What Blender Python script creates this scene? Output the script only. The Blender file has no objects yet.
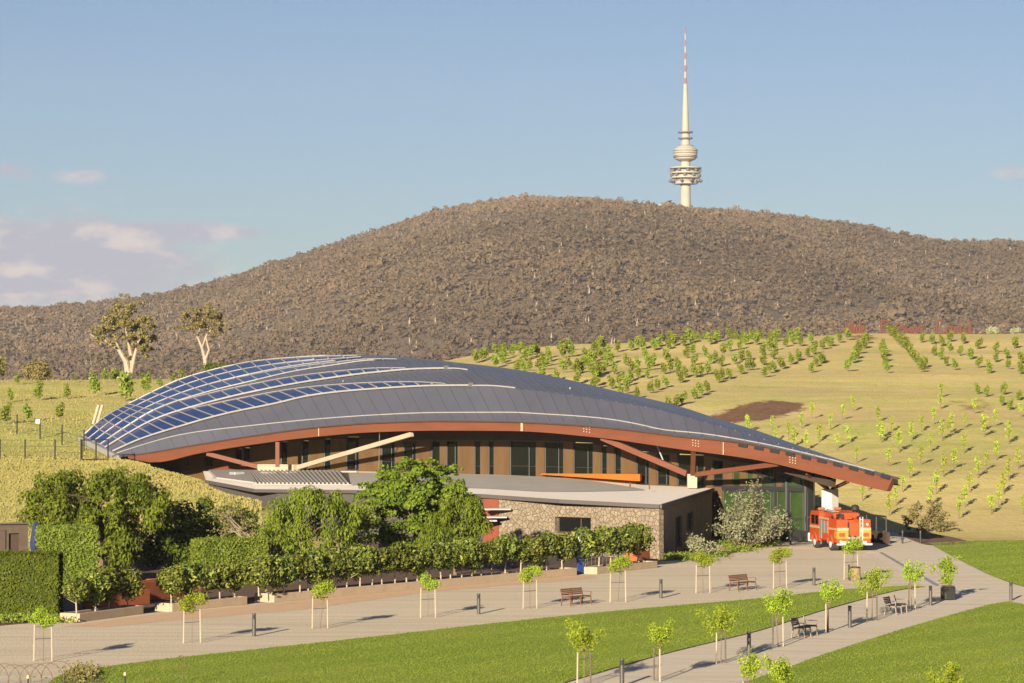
import bpy, math, random
import numpy as np
from mathutils import Vector, Matrix

S = bpy.context.scene
COL = S.collection
rng = np.random.default_rng(7)
random.seed(7)
R = math.radians

# ---------------------------------------------------------------- camera
F = 2900.0
PITCH = math.atan(55.5 / F)
CZ = 10.6
cam_d = bpy.data.cameras.new('camera')
cam_d.sensor_width = 36.0
cam_d.lens = F / 1024 * 36.0
cam_d.clip_start = 1.0
cam_d.clip_end = 20000.0
cam = bpy.data.objects.new('camera', cam_d)
cam.location = (0, 0, CZ)
cam.rotation_euler = (math.pi / 2 + PITCH, 0, 0)
COL.objects.link(cam)
S.camera = cam

# ---------------------------------------------------------------- light
SUN_EL = R(14.0)
SUN_H = Vector((0.30, 0.954, 0)).normalized()         # where the light travels to, on the ground
world = bpy.data.worlds.new('World')
S.world = world
world.use_nodes = True
sun_d = bpy.data.lights.new('sun', 'SUN')
sun_d.energy = 5.0
sun_d.angle = R(0.5)
sun_d.color = (1.0, 0.87, 0.69)
sun = bpy.data.objects.new('sun', sun_d)
ldir = Vector((SUN_H.x * math.cos(SUN_EL), SUN_H.y * math.cos(SUN_EL), -math.sin(SUN_EL)))
sun.rotation_euler = ldir.to_track_quat('-Z', 'Y').to_euler()
COL.objects.link(sun)
S.view_settings.view_transform = 'Standard'
S.view_settings.look = 'None'
S.view_settings.exposure = 1.42
S.view_settings.gamma = 1.0

def build_world():
    nt = world.node_tree
    nt.nodes.clear()
    N, L = nt.nodes, nt.links
    out = N.new('ShaderNodeOutputWorld')
    bg = N.new('ShaderNodeBackground')
    bg.inputs[1].default_value = 0.05
    sky = N.new('ShaderNodeTexSky')
    sky.sky_type = 'NISHITA'
    sky.sun_disc = False
    sky.sun_elevation = SUN_EL
    sky.sun_rotation = math.atan2(-SUN_H.x, -SUN_H.y) % (2 * math.pi)
    sky.altitude = 600
    sky.air_density = 1.0
    sky.dust_density = 0.5
    sky.ozone_density = 2.2
    tc = N.new('ShaderNodeTexCoord')
    sep = N.new('ShaderNodeSeparateXYZ')
    L.new(tc.outputs['Generated'], sep.inputs[0])
    def m(op, a, b=None, c=None, clamp=False):
        n = N.new('ShaderNodeMath'); n.operation = op; n.use_clamp = clamp
        for i, v in enumerate((a, b, c)):
            if v is None: continue
            if isinstance(v, (int, float)): n.inputs[i].default_value = v
            else: L.new(v, n.inputs[i])
        return n.outputs[0]
    az = m('ARCTAN2', sep.outputs[0], sep.outputs[1])
    el = m('ARCSINE', sep.outputs[2])
    def noise(sx, sz, scale, detail, off=0.0, rough=0.55, dist=0.0):
        c = N.new('ShaderNodeCombineXYZ')
        L.new(m('MULTIPLY', az, sx), c.inputs[0])
        L.new(m('MULTIPLY', el, sz), c.inputs[1])
        c.inputs[2].default_value = off
        t = N.new('ShaderNodeTexNoise')
        t.inputs['Scale'].default_value = scale
        t.inputs['Detail'].default_value = detail
        t.inputs['Roughness'].default_value = rough
        t.inputs['Distortion'].default_value = dist
        L.new(c.outputs[0], t.inputs['Vector'])
        return t.outputs['Fac']
    def blob(px, py, wx, wy, k):
        a0 = (px - 512) / F; e0 = (397 - py) / F
        dx = m('DIVIDE', m('SUBTRACT', az, a0), wx / F)
        dy = m('DIVIDE', m('SUBTRACT', el, e0), wy / F)
        d2 = m('ADD', m('MULTIPLY', dx, dx), m('MULTIPLY', dy, dy))
        return m('MULTIPLY', m('EXPONENT', m('MULTIPLY', d2, -1.0)), k)
    # cumulus bank low on the left, a few small flat clouds
    bank = m('ADD', blob(75, 266, 175, 50, 1.05), m('ADD', blob(150, 232, 110, 8, 0.8), blob(200, 233, 60, 4, 0.75)))
    bank = m('ADD', bank, blob(-120, 270, 160, 60, 0.7))
    small = m('ADD', blob(15, 174, 30, 11, 0.8), blob(80, 178, 26, 8, 0.75))
    small = m('ADD', small, m('ADD', blob(1005, 176, 34, 9, 0.66), blob(630, -2, 36, 5, 0.35)))
    small = m('ADD', small, m('ADD', blob(1500, 240, 160, 30, 0.6), blob(-500, 200, 200, 30, 0.55)))
    field = m('ADD', bank, small)
    n1 = noise(1.0, 2.4, 46.0, 9.0, 3.1, 0.64, 0.4)
    mask = m('MULTIPLY', m('SUBTRACT', m('ADD', field, m('MULTIPLY', m('SUBTRACT', n1, 0.5), 1.5)), 0.36), 2.0, clamp=True)
    mask = m('MULTIPLY', mask, 0.86)
    n2 = noise(1.0, 2.0, 55.0, 4.0, 9.7)
    litn = m('MULTIPLY', m('SUBTRACT', n2, 0.50), 6.0, clamp=True)
    cc = N.new('ShaderNodeMix'); cc.data_type = 'RGBA'
    L.new(litn, cc.inputs[0])
    cc.inputs[6].default_value = (3.4, 3.3, 3.9, 1)
    cc.inputs[7].default_value = (5.2, 4.5, 4.3, 1)
    mx = N.new('ShaderNodeMix'); mx.data_type = 'RGBA'
    L.new(mask, mx.inputs[0])
    tint = N.new('ShaderNodeMix'); tint.data_type = 'RGBA'; tint.blend_type = 'MULTIPLY'; tint.inputs[0].default_value = 1.0
    tint.inputs[7].default_value = (0.505, 0.53, 0.645, 1)
    L.new(sky.outputs[0], tint.inputs[6])
    L.new(tint.outputs[2], mx.inputs[6])
    L.new(cc.outputs[2], mx.inputs[7])
    L.new(mx.outputs[2], bg.inputs[0])
    L.new(bg.outputs[0], out.inputs[0])
build_world()

# ---------------------------------------------------------------- picture <-> place
cp, sp = math.cos(PITCH), math.sin(PITCH)
def ray(px, py):
    dx = (px - 512) / F; dz = (341.5 - py) / F
    y = cp - sp * dz; z = sp + cp * dz
    return dx / y, z / y
def at(px, py, Y):
    a, b = ray(px, py)
    return Vector((a * Y, Y, CZ + b * Y))
def gnd(px, py, z=0.0):
    a, b = ray(px, py)
    Y = (z - CZ) / b
    return Vector((a * Y, Y, z))

# ---------------------------------------------------------------- object helpers
def tag(o, label=None, cat=None, group=None, kind=None):
    if label: o['label'] = label
    if cat: o['category'] = cat
    if group: o['group'] = group
    if kind: o['kind'] = kind
    return o
def thing(name, label, cat, loc=(0, 0, 0), rz=0.0, group=None, scale=None):
    o = bpy.data.objects.new(name, None)
    o.empty_display_size = 0.5
    COL.objects.link(o)
    o.location = loc
    o.rotation_euler = (0, 0, rz)
    if scale: o.scale = scale
    return tag(o, label, cat, group)
def dup(root, loc=None, rz=None, label=None, group=None, scale=None):
    r = root.copy(); COL.objects.link(r)
    if loc is not None: r.location = loc
    if rz is not None: r.rotation_euler = (0, 0, rz)
    if scale is not None: r.scale = scale
    if label: r['label'] = label
    if group: r['group'] = group
    for ch in root.children:
        c = ch.copy(); COL.objects.link(c); c.parent = r
        for g in ch.children:
            d = g.copy(); COL.objects.link(d); d.parent = c
    return r

class MB:
    """collects faces, then links them as one mesh object"""
    def __init__(self):
        self.v = []; self.f = []; self.m = []; self.t = []; self.n = 0
        self.cv = []; self.ct = []; self.cm = []        # leaf cards as arrays
    def face(self, pts, m=0, t=0.5):
        self.v.extend([tuple(p) for p in pts])
        self.f.append(tuple(range(self.n, self.n + len(pts)))); self.n += len(pts)
        self.m.append(m); self.t.append(t)
    def mesh(self, verts, faces, m=0, t=0.5):
        self.v.extend([tuple(p) for p in verts])
        for f in faces:
            self.f.append(tuple(self.n + i for i in f)); self.m.append(m); self.t.append(t)
        self.n += len(verts)
    def hexa(self, p, m=0):            # 8 points: bottom loop 0-3, top loop 4-7
        self.mesh(p, [(3, 2, 1, 0), (4, 5, 6, 7), (0, 1, 5, 4), (1, 2, 6, 5), (2, 3, 7, 6), (3, 0, 4, 7)], m)
    def box(self, c, s, m=0, rz=0.0, bev=0.0):
        hx, hy, hz = s[0] / 2, s[1] / 2, s[2] / 2
        co, si = math.cos(rz), math.sin(rz)
        def T(x, y, z): return (c[0] + x * co - y * si, c[1] + x * si + y * co, c[2] + z)
        if bev <= 0:
            self.hexa([T(-hx, -hy, -hz), T(hx, -hy, -hz), T(hx, hy, -hz), T(-hx, hy, -hz),
                       T(-hx, -hy, hz), T(hx, -hy, hz), T(hx, hy, hz), T(-hx, hy, hz)], m)
        else:
            b = bev
            rings = []
            for z, i in ((-hz, b), (-hz + b, 0), (hz - b, 0), (hz, b)):
                x, y = hx - i, hy - i
                rings.append([T(-x + b, -y, z), T(x - b, -y, z), T(x, -y + b, z), T(x, y - b, z),
                              T(x - b, y, z), T(-x + b, y, z), T(-x, y - b, z), T(-x, -y + b, z)])
            vs = sum(rings, [])
            fs = [tuple(range(7, -1, -1)), tuple(range(24, 32))]
            for r_ in range(3):
                for k in range(8):
                    fs.append((r_ * 8 + k, r_ * 8 + (k + 1) % 8, r_ * 8 + 8 + (k + 1) % 8, r_ * 8 + 8 + k))
            self.mesh(vs, fs, m)
    def tube(self, pts, rad, n=6, m=0, cap=True):
        pts = [Vector(p) for p in pts]
        if isinstance(rad, (int, float)): rad = [rad] * len(pts)
        vs = []; fs = []
        u = None
        for i, p in enumerate(pts):
            d = (pts[min(i + 1, len(pts) - 1)] - pts[max(i - 1, 0)]).normalized()
            if u is None:
                u = d.cross(Vector((0, 0, 1)) if abs(d.z) < 0.9 else Vector((1, 0, 0))).normalized()
            else:
                u = (u - d * u.dot(d)).normalized()
            w = d.cross(u)
            for k in range(n):
                a = 2 * math.pi * k / n
                vs.append(p + (u * math.cos(a) + w * math.sin(a)) * rad[i])
        for i in range(len(pts) - 1):
            for k in range(n):
                fs.append((i * n + k, i * n + (k + 1) % n, (i + 1) * n + (k + 1) % n, (i + 1) * n + k))
        if cap:
            fs.append(tuple(range(n - 1, -1, -1)))
            fs.append(tuple(range((len(pts) - 1) * n, len(pts) * n)))
        self.mesh(vs, fs, m)
    def bar(self, p, q, w, h, m=0):    # rectangular member, w sideways, h upright
        p, q = Vector(p), Vector(q)
        d = (q - p).normalized()
        u = d.cross(Vector((0, 0, 1)))
        u = Vector((1, 0, 0)) if u.length < 1e-4 else u.normalized()
        w2 = u.cross(d).normalized()
        a, b = u * (w / 2), w2 * (h / 2)
        self.hexa([p - a - b, p + a - b, p + a + b, p - a + b, q - a - b, q + a - b, q + a + b, q - a + b], m)
    def lathe(self, prof, n=24, c=(0, 0, 0), m=0):
        vs = []; fs = []
        for r_, z in prof:
            for k in range(n):
                a = 2 * math.pi * k / n
                vs.append((c[0] + r_ * math.cos(a), c[1] + r_ * math.sin(a), c[2] + z))
        for i in range(len(prof) - 1):
            for k in range(n):
                fs.append((i * n + k, i * n + (k + 1) % n, (i + 1) * n + (k + 1) % n, (i + 1) * n + k))
        fs.append(tuple(range(n - 1, -1, -1)))
        fs.append(tuple(range((len(prof) - 1) * n, len(prof) * n)))
        self.mesh(vs, fs, m)
    def cards(self, c, nrm, size, aspect=1.6, tint=None, m=0, droop=0.0):
        c = np.asarray(c, float); N = len(c)
        nrm = np.asarray(nrm, float)
        nrm = nrm / (np.linalg.norm(nrm, axis=1, keepdims=True) + 1e-9)
        size = np.broadcast_to(np.asarray(size, float), (N,))
        t = rng.normal(size=(N, 3))
        if droop > 0:
            t = t * (1 - droop) + np.array([0, 0, -1.0]) * droop * 2
        t = t - nrm * np.sum(t * nrm, axis=1, keepdims=True)
        t /= (np.linalg.norm(t, axis=1, keepdims=True) + 1e-9)
        b = np.cross(nrm, t)
        L_ = (size * 0.5 * math.sqrt(aspect))[:, None]; W = (size * 0.5 / math.sqrt(aspect))[:, None]
        bow = nrm * (size * 0.12)[:, None]
        q = np.stack([c - t * L_ - bow, c + b * W - t * L_ * 0.1, c + t * L_ - bow, c - b * W - t * L_ * 0.1], axis=1)
        self.cv.append(q)
        self.ct.append(np.full(N, 0.5) if tint is None else np.clip(np.asarray(tint, float), 0, 1))
        self.cm.append(np.full(N, m, dtype=np.int32))
    def build(self, name, mats, parent=None, world=False, smooth=False, tints=False):
        me = bpy.data.meshes.new(name)
        v = np.array(self.v, dtype=np.float64).reshape(-1, 3)
        lens = [len(f) for f in self.f]
        idx = np.array([i for f in self.f for i in f], dtype=np.int32)
        mi = np.array(self.m, dtype=np.int32); tt = np.array(self.t, dtype=np.float32)
        lens = np.array(lens, dtype=np.int32)
        if self.cv:
            q = np.concatenate(self.cv).reshape(-1, 3)
            k = len(q) // 4
            idx = np.concatenate([idx, np.arange(len(v), len(v) + len(q), dtype=np.int32)]).astype(np.int32)
            v = np.concatenate([v, q]); lens = np.concatenate([lens, np.full(k, 4, np.int32)]).astype(np.int32)
            mi = np.concatenate([mi, np.concatenate(self.cm)]); tt = np.concatenate([tt, np.concatenate(self.ct)])
            tints = True
        if world and parent is not None:
            v = v - np.array(parent.matrix_basis.translation)
        me.vertices.add(len(v)); me.vertices.foreach_set('co', v.astype(np.float32).ravel())
        me.loops.add(len(idx)); me.loops.foreach_set('vertex_index', idx)
        me.polygons.add(len(lens))
        me.polygons.foreach_set('loop_start', (np.cumsum(lens) - lens).astype(np.int32))
        me.polygons.foreach_set('material_index', mi.astype(np.int32))
        me.polygons.foreach_set('use_smooth', np.full(len(lens), bool(smooth)))
        if tints:
            a = me.attributes.new('tint', 'FLOAT', 'FACE')
            a.data.foreach_set('value', tt.astype(np.float32))
        for mt in (mats if isinstance(mats, (list, tuple)) else [mats]): me.materials.append(mt)
        me.update(calc_edges=True); me.validate()
        o = bpy.data.objects.new(name, me)
        COL.objects.link(o)
        if parent is not None: o.parent = parent
        return o

# ---------------------------------------------------------------- materials
def mat(name, c, c2=None, scale=3.0, detail=5.0, rough=0.75, metal=0.0, bump=0.0, bscale=None, spec=0.4,
        contrast=1.0, stretch=(1, 1, 1), c3=None, scale3=0.1, streak=None):
    m = bpy.data.materials.new(name); m.use_nodes = True
    nt = m.node_tree; N, L = nt.nodes, nt.links
    p = N['Principled BSDF']
    p.inputs['Roughness'].default_value = rough
    p.inputs['Metallic'].default_value = metal
    p.inputs['Specular IOR Level'].default_value = spec
    p.inputs['Base Color'].default_value = (*c, 1)
    if c2 or bump:
        tc = N.new('ShaderNodeTexCoord'); mp = N.new('ShaderNodeMapping')
        mp.inputs['Scale'].default_value = stretch
        L.new(tc.outputs['Object'], mp.inputs[0])
    if c2:
        t = N.new('ShaderNodeTexNoise'); t.inputs['Scale'].default_value = scale
        t.inputs['Detail'].default_value = detail; t.inputs['Roughness'].default_value = 0.62
        L.new(mp.outputs[0], t.inputs['Vector'])
        mr = N.new('ShaderNodeMapRange')
        mr.inputs[1].default_value = 0.5 - 0.22 / contrast; mr.inputs[2].default_value = 0.5 + 0.22 / contrast
        L.new(t.outputs['Fac'], mr.inputs[0])
        mx = N.new('ShaderNodeMix'); mx.data_type = 'RGBA'
        L.new(mr.outputs[0], mx.inputs[0])
        mx.inputs[6].default_value = (*c, 1); mx.inputs[7].default_value = (*c2, 1)
        last = mx.outputs[2]
        if c3:
            t3 = N.new('ShaderNodeTexNoise'); t3.inputs['Scale'].default_value = scale3
            t3.inputs['Detail'].default_value = 4
            L.new(mp.outputs[0], t3.inputs['Vector'])
            r3 = N.new('ShaderNodeMapRange'); r3.inputs[1].default_value = 0.45; r3.inputs[2].default_value = 0.7
            L.new(t3.outputs['Fac'], r3.inputs[0])
            x3 = N.new('ShaderNodeMix'); x3.data_type = 'RGBA'
            L.new(r3.outputs[0], x3.inputs[0]); L.new(last, x3.inputs[6]); x3.inputs[7].default_value = (*c3, 1)
            last = x3.outputs[2]
        if streak:                                              # worn wheel and foot tracks along the way
            ms_ = N.new('ShaderNodeMapping'); ms_.inputs['Rotation'].default_value = (0, 0, -streak[0]); ms_.inputs['Scale'].default_value = (0.05, 0.9, 1)
            L.new(tc.outputs['Object'], ms_.inputs[0])
            ts = N.new('ShaderNodeTexNoise'); ts.inputs['Scale'].default_value = 1.0; ts.inputs['Detail'].default_value = 6
            L.new(ms_.outputs[0], ts.inputs['Vector'])
            rs = N.new('ShaderNodeMapRange'); rs.inputs[1].default_value = 0.42; rs.inputs[2].default_value = 0.66; rs.inputs[4].default_value = streak[1]
            L.new(ts.outputs['Fac'], rs.inputs[0])
            xs_ = N.new('ShaderNodeMix'); xs_.data_type = 'RGBA'
            L.new(rs.outputs[0], xs_.inputs[0]); L.new(last, xs_.inputs[6]); xs_.inputs[7].default_value = (*streak[2], 1)
            last = xs_.outputs[2]
        L.new(last, p.inputs['Base Color'])
    if bump:
        tb = N.new('ShaderNodeTexNoise'); tb.inputs['Scale'].default_value = bscale or scale
        tb.inputs['Detail'].default_value = 6
        L.new(mp.outputs[0], tb.inputs['Vector'])
        b = N.new('ShaderNodeBump'); b.inputs['Strength'].default_value = 1.0; b.inputs['Distance'].default_value = bump
        L.new(tb.outputs['Fac'], b.inputs['Height']); L.new(b.outputs[0], p.inputs['Normal'])
    return m

def leafmat(name, ca, cb, transl=0.3, rough=0.55, vary=0.12):
    """two leaf colours mixed by the per-face tint, varied a little from plant to plant"""
    m = bpy.data.materials.new(name); m.use_nodes = True
    nt = m.node_tree; N, L = nt.nodes, nt.links
    p = N['Principled BSDF']; out = N['Material Output']
    p.inputs['Roughness'].default_value = rough
    p.inputs['Specular IOR Level'].default_value = 0.1
    a = N.new('ShaderNodeAttribute'); a.attribute_name = 'tint'
    mx = N.new('ShaderNodeMix'); mx.data_type = 'RGBA'
    L.new(a.outputs['Fac'], mx.inputs[0])
    mx.inputs[6].default_value = (*ca, 1); mx.inputs[7].default_value = (*cb, 1)
    oi = N.new('ShaderNodeObjectInfo')
    hs = N.new('ShaderNodeHueSaturation')
    r1 = N.new('ShaderNodeMapRange'); r1.inputs[3].default_value = 1 - vary * 1.6; r1.inputs[4].default_value = 1 + vary * 1.6
    r2 = N.new('ShaderNodeMapRange'); r2.inputs[3].default_value = 0.5 - vary * 0.12; r2.inputs[4].default_value = 0.5 + vary * 0.12
    L.new(oi.outputs['Random'], r1.inputs[0]); L.new(oi.outputs['Random'], r2.inputs[0])
    L.new(r1.outputs[0], hs.inputs['Value']); L.new(r2.outputs[0], hs.inputs['Hue'])
    L.new(mx.outputs[2], hs.inputs['Color'])
    L.new(hs.outputs[0], p.inputs['Base Color'])
    tr = N.new('ShaderNodeBsdfTranslucent'); L.new(hs.outputs[0], tr.inputs[0])
    ms = N.new('ShaderNodeMixShader'); ms.inputs[0].default_value = transl
    L.new(p.outputs[0], ms.inputs[1]); L.new(tr.outputs[0], ms.inputs[2]); L.new(ms.outputs[0], out.inputs[0])
    return m

def stone_mat(name, sc=3.2):
    m = bpy.data.materials.new(name); m.use_nodes = True
    nt = m.node_tree; N, L = nt.nodes, nt.links
    p = N['Principled BSDF']; p.inputs['Roughness'].default_value = 0.85
    tc = N.new('ShaderNodeTexCoord')
    v = N.new('ShaderNodeTexVoronoi'); v.inputs['Scale'].default_value = sc
    e = N.new('ShaderNodeTexVoronoi'); e.inputs['Scale'].default_value = sc; e.feature = 'DISTANCE_TO_EDGE'
    L.new(tc.outputs['Object'], v.inputs['Vector']); L.new(tc.outputs['Object'], e.inputs['Vector'])
    hr = N.new('ShaderNodeSeparateColor'); L.new(v.outputs['Color'], hr.inputs[0])
    cr = N.new('ShaderNodeValToRGB')
    el = cr.color_ramp.elements
    el[0].position = 0; el[0].color = (0.16, 0.12, 0.075, 1)
    el[1].position = 1; el[1].color = (0.25, 0.20, 0.13, 1)
    k = el.new(0.35); k.color = (0.20, 0.155, 0.098, 1)
    k = el.new(0.7); k.color = (0.18, 0.145, 0.10, 1)
    L.new(hr.outputs[0], cr.inputs[0])
    n = N.new('ShaderNodeTexNoise'); n.inputs['Scale'].default_value = 9; n.inputs['Detail'].default_value = 6
    L.new(tc.outputs['Object'], n.inputs['Vector'])
    mx = N.new('ShaderNodeMix'); mx.data_type = 'RGBA'; mx.blend_type = 'MULTIPLY'; mx.inputs[0].default_value = 0.5
    mr0 = N.new('ShaderNodeMapRange'); mr0.inputs[1].default_value = 0.3; mr0.inputs[2].default_value = 0.7
    mr0.inputs[3].default_value = 0.5; mr0.inputs[4].default_value = 1.3
    L.new(n.outputs['Fac'], mr0.inputs[0])
    L.new(cr.outputs[0], mx.inputs[6]); L.new(mr0.outputs[0], mx.inputs[7])
    mr = N.new('ShaderNodeMapRange'); mr.inputs[1].default_value = 0.0; mr.inputs[2].default_value = 0.06
    L.new(e.outputs['Distance'], mr.inputs[0])
    m2 = N.new('ShaderNodeMix'); m2.data_type = 'RGBA'
    L.new(mr.outputs[0], m2.inputs[0]); m2.inputs[6].default_value = (0.17, 0.13, 0.08, 1); L.new(mx.outputs[2], m2.inputs[7])
    L.new(m2.outputs[2], p.inputs['Base Color'])
    b = N.new('ShaderNodeBump'); b.inputs['Distance'].default_value = 0.05
    L.new(mr.outputs[0], b.inputs['Height']); L.new(b.outputs[0], p.inputs['Normal'])
    return m

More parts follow.
